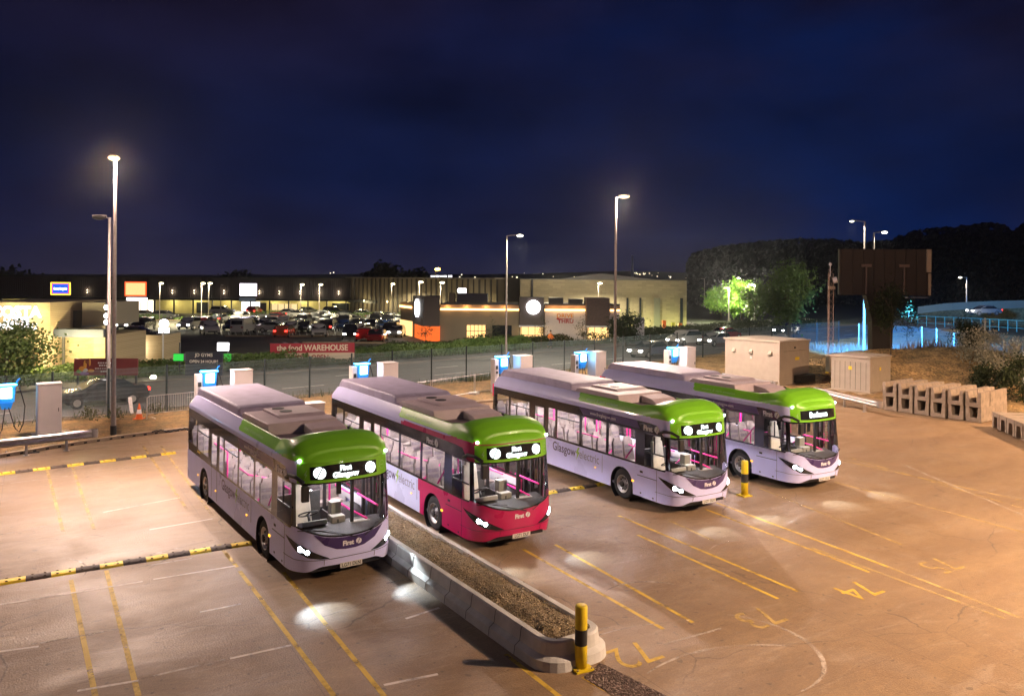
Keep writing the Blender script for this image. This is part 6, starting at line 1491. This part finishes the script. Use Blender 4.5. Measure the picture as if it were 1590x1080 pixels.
# px, base row, kind, colour, heading (degrees; -90 faces the camera), lamps
CARS=[(190,512,'suv','white',-85,1),(215,513,'suv','black',-85,0),(204,528,'saloon','black',10,0),(218,495,'saloon','white',5,0),(176,500,'suv','grey',-85,0),(287,512,'suv','white',-88,1),(313,508,'hatch','red',92,2),(318,520,'suv','white',-60,0),(250,496,'hatch','grey',0,0),
(337,502,'saloon','black',88,2),(341,489,'suv','white',0,0),(368,500,'suv','silver',-92,0),(357,514,'hatch','blue',-90,0),(372,519,'van','white',88,0),(383,511,'suv','black',-90,0),(391,489,'suv','red',90,2),(402,504,'hatch','grey',-90,0),(404,512,'saloon','silver',-60,1),(421,507,'saloon','white',10,0),(421,517,'saloon','silver',5,0),(437,510,'suv','white',-90,0),(450,517,'hatch','white',-92,0),(437,524,'hatch','orange',90,2),(446,492,'saloon','white',0,0),(463,494,'saloon','silver',0,2),(466,506,'suv','black',-90,0),(468,516,'saloon','black',-90,0),(427,499,'saloon','darkred',0,0),
(487,502,'suv','black',-90,0),(490,523,'hatch','white',-75,0),(500,495,'saloon','white',0,0),(508,516,'suv','black',88,2),(503,504,'saloon','grey',-90,0),(516,490,'suv','black',0,0),(531,508,'suv','black',-90,1),(530,514,'hatch','blue',-90,1),(540,527,'suv','black',-80,1),(545,503,'saloon','silver',0,0),(553,512,'saloon','black',-85,1),(556,521,'hatch','white',-100,0),(563,530,'hatch','red',95,2),(573,516,'suv','black',-90,0),(580,505,'suv','black',-85,1),(583,532,'saloon','darkred',90,0),(588,498,'saloon','grey',0,1),(596,514,'saloon','blue',-80,0),(600,506,'suv','black',-85,1),(604,523,'suv','black',-90,0),(611,512,'saloon','silver',-90,1),(613,524,'saloon','grey',-90,1),(607,498,'saloon','black',0,1),(617,503,'saloon','white',-85,0),(478,488,'hatch','grey',0,0),(535,494,'saloon','black',5,0),(565,494,'hatch','silver',0,0)]
names={'white':'white','silver':'silver','grey':'grey','black':'black','blue':'dark blue','red':'red','darkred':'dark red','orange':'orange red'}
kn={'suv':'tall car','saloon':'saloon','hatch':'small hatchback','van':'panel van'}
from collections import defaultdict
rowsd=defaultdict(list)
for i,c in enumerate(CARS): rowsd['nearest' if c[1]>=519 else 'second' if c[1]>=510 else 'third' if c[1]>=501 else 'farthest'].append(i)
ordl=['leftmost','second','third','fourth','fifth','sixth','seventh','eighth','ninth','tenth','eleventh','twelfth','thirteenth','fourteenth','fifteenth','sixteenth','seventeenth','eighteenth','nineteenth','twentieth']
for rn,ids in rowsd.items():
    ids.sort(key=lambda i:CARS[i][0])
    for r_,i in enumerate(ids):
        px,py,kd,co,hd,lt=CARS[i]; p=G(px,py); p*= 1.0
        lab=f"{names[co]} {kn[kd]} in the {rn} car park row, "+(ordl[r_]+(' from the left' if r_ else ' there'))
        car(p.x,p.y+(1.5),R(hd),kd,co,lab,lt,'cars in the retail car park')
# cars on the road, standing still
def onroad(px,o):
    """point on the road at picture column px, o metres beyond the fence line"""
    k=(px-795)/FPX; best=None
    x=-60.0
    while x<190:
        X,Y=roff(x,o); e=abs(X-k*Y)
        if best is None or e<best[0]: best=(e,X,Y,x)
        x+=.05
    return best[1],best[2]
ra=math.atan2(.862,1); rb=math.atan2(.965,1)
x,y=onroad(158,5.0); car(x,y,ra+math.pi,'saloon','black','dark saloon passing on the near side of the road behind the left lamp post',3,None,True)
for px,o,kd,co,lt,rz,lab in ((1010,4.0,'saloon','grey',1,rb+math.pi,'grey car with lit headlights on the road behind the right hand chargers'),(1110,7.0,'hatch','silver',3,rb+math.pi,'silver hatchback on the road left of the big kiosk'),(1128,11,'saloon','red',2,rb,'red saloon driving away on the road beyond the big kiosk'),(1222,10.5,'suv','black',3,rb+math.pi,'dark tall car under the round dark tree'),(1063,9.5,'suv','white',3,rb+math.pi,'white tall car on the road below the corner of the beige shed')):
    x,y=onroad(px,o); car(x,y,rz,kd,co,lab,lt,None,False)
p=atY(1528,489,118); car(p.x,118,R(185),'saloon','grey','grey saloon with glowing headlights on the raised road at the right edge',3,None,False,z=atY(1528,489,118).z); lamp('car_glow','POINT',(p.x-3,115,p.z+1),700,(1,.95,.85),size=.2)
p=atY(1366,498,90)
# a few parking bay marks and a zebra in the car park
b=MB()
for k in range(7): q=G(440+k*17,531); r_=G(447+k*17,533.5); b.add([(v[0],v[1],.0) for v in rect(q,r_,.45)],[(0,1,2,3)])
for k in range(26): q=G(345+k*11,521); r_=G(343+k*11,513); b.add([(v[0],v[1],.0) for v in rect(q,r_,.12)],[(0,1,2,3)])
struct(b.build('car_park_lines',_M['road white paint']))
b=MB()
for px,py,px2 in ((210,497,330),(350,522,610),(470,532,600)): q=G(px,py);r_=G(px2,py+1); b.prism([tuple(v) for v in rect(q,r_,.35)],-.02,.14)
struct(b.build('car_park_kerb',KERB))
for k,(px,d,w,h) in enumerate(((225,128,3.5,1.0),(300,118,3.0,1.2),(350,125,3.2,1.3),(410,135,4,1.4),(470,142,4.5,1.2),(520,142,4.5,1.2),(560,140,4,1.2),(600,138,3.6,1.3))):
    bush(X9(px,d),d,w*2.2,h,'low planting bed '+['beside the orange sign shop','at the lit shop wall','right of the thin mast','below the white square sign','under the middle wall lights','near the dark terrace end','where the two facades meet','beside the restaurant corner'][k],LEAF,500,.22,90+k,name='planting',group='planting beds in the car park',dp=2)
# walking person in an orange jacket on the far footway
SKIN=mat('skin',(.45,.26,.18),.6); JACK=mat('orange jacket',(.75,.20,.04),.7,noise=.1,nscale=9); TROU=mat('dark trousers',(.02,.02,.022),.8); HAIR=mat('dark hair',(.015,.01,.008),.7)
def skinned(name,verts,edges,rad,m,parent=None,root=0,sub=1):
    me=bpy.data.meshes.new(name); me.from_pydata([tuple(v) for v in verts],edges,[]); o=bpy.data.objects.new(name,me); link(o,parent)
    mo=o.modifiers.new('skin','SKIN'); 
    for i,r in enumerate(rad): me.skin_vertices[0].data[i].radius=(r,r) if not hasattr(r,'__len__') else r
    for i in range(len(verts)): me.skin_vertices[0].data[i].use_root=(i==root)
    s=o.modifiers.new('sub','SUBSURF'); s.levels=sub; s.render_levels=sub
    me.materials.append(m); return o
px_,d_=855,80.5; X=X9(px_,d_)
t=empty('person',(X,d_,.10),R(-25),'person in an orange jacket and dark trousers walking on the far footway','person')
V=[(0,0,.95),(0,0,1.15),(0.02,0,1.40),(.03,0,1.52),(.05,0,1.66),(0,-.10,.90),(.18,-.11,.50),(.10,-.11,.08),(.22,-.11,.05),(0,.10,.90),(-.14,.11,.50),(-.30,.11,.12),(-.20,.11,.05),(0.0,-.20,1.40),(-.14,-.26,1.14),(.02,-.27,.93),(.06,-.27,.84),(0.0,.20,1.40),(.14,.26,1.14),(.32,.25,1.0),(.39,.24,.97),(.05,0,1.76)]
E_=[(0,1),(1,2),(2,3),(3,4),(4,21),(0,5),(5,6),(6,7),(7,8),(0,9),(9,10),(10,11),(11,12),(2,13),(13,14),(14,15),(15,16),(2,17),(17,18),(18,19),(19,20)]
rd=[(.15,.11),(.15,.11),(.17,.12),.06,.095,.095,.07,.045,.04,.095,.07,.045,.04,.07,.052,.04,.035,.07,.052,.04,.035,.07]
b_=skinned('body',V,E_,rd,SKIN,t)
V2=[(0,0,.84),(0,0,1.1),(.02,0,1.40),(.03,0,1.47),(0,-.20,1.40),(-.14,-.26,1.14),(.01,-.27,.95),(0,.20,1.40),(.14,.26,1.14),(.30,.25,1.02)]
skinned('jacket',V2,[(0,1),(1,2),(2,3),(2,4),(4,5),(5,6),(2,7),(7,8),(8,9)],[(.22,.17),(.20,.16),(.20,.15),.08,.09,.075,.06,.09,.075,.06],JACK,t,root=1)
V3=[(0,0,.93),(0,-.10,.88),(.18,-.11,.50),(.10,-.11,.12),(0,.10,.88),(-.14,.11,.50),(-.28,.11,.16)]
skinned('trousers',V3,[(0,1),(1,2),(2,3),(0,4),(4,5),(5,6)],[(.16,.12),.11,.085,.065,.11,.085,.065],TROU,t)
b=MB(); b.sph((.035,0,1.73),(.105,.095,.105),14,10); b.build('hair',HAIR,t,smooth=True)
b=MB(); b.box((.24,-.11,.045),(.26,.10,.08)); b.box((-.22,.11,.05),(.26,.10,.08),ry=.3); b.build('shoes',HAIR,t,bevel=.02)
# ============================================================ THIN HAZE ADDED FOR LAMP HALOS
def haze():
    b=MB(); b.box((20,200,14.5),(460,450,31.4)); m=bpy.data.materials.new('lamp halo haze'); m.use_nodes=True; N=m.node_tree.nodes; N.remove(N['Principled BSDF'])
    v=N.new('ShaderNodeVolumePrincipled'); v.inputs['Density'].default_value=.00015; v.inputs['Color'].default_value=(.9,.92,1,1); v.inputs['Anisotropy'].default_value=.85
    m.node_tree.links.new(v.outputs[0],N['Material Output'].inputs['Volume']); o=b.build('haze',m); tag(o,kind='stuff')
haze()
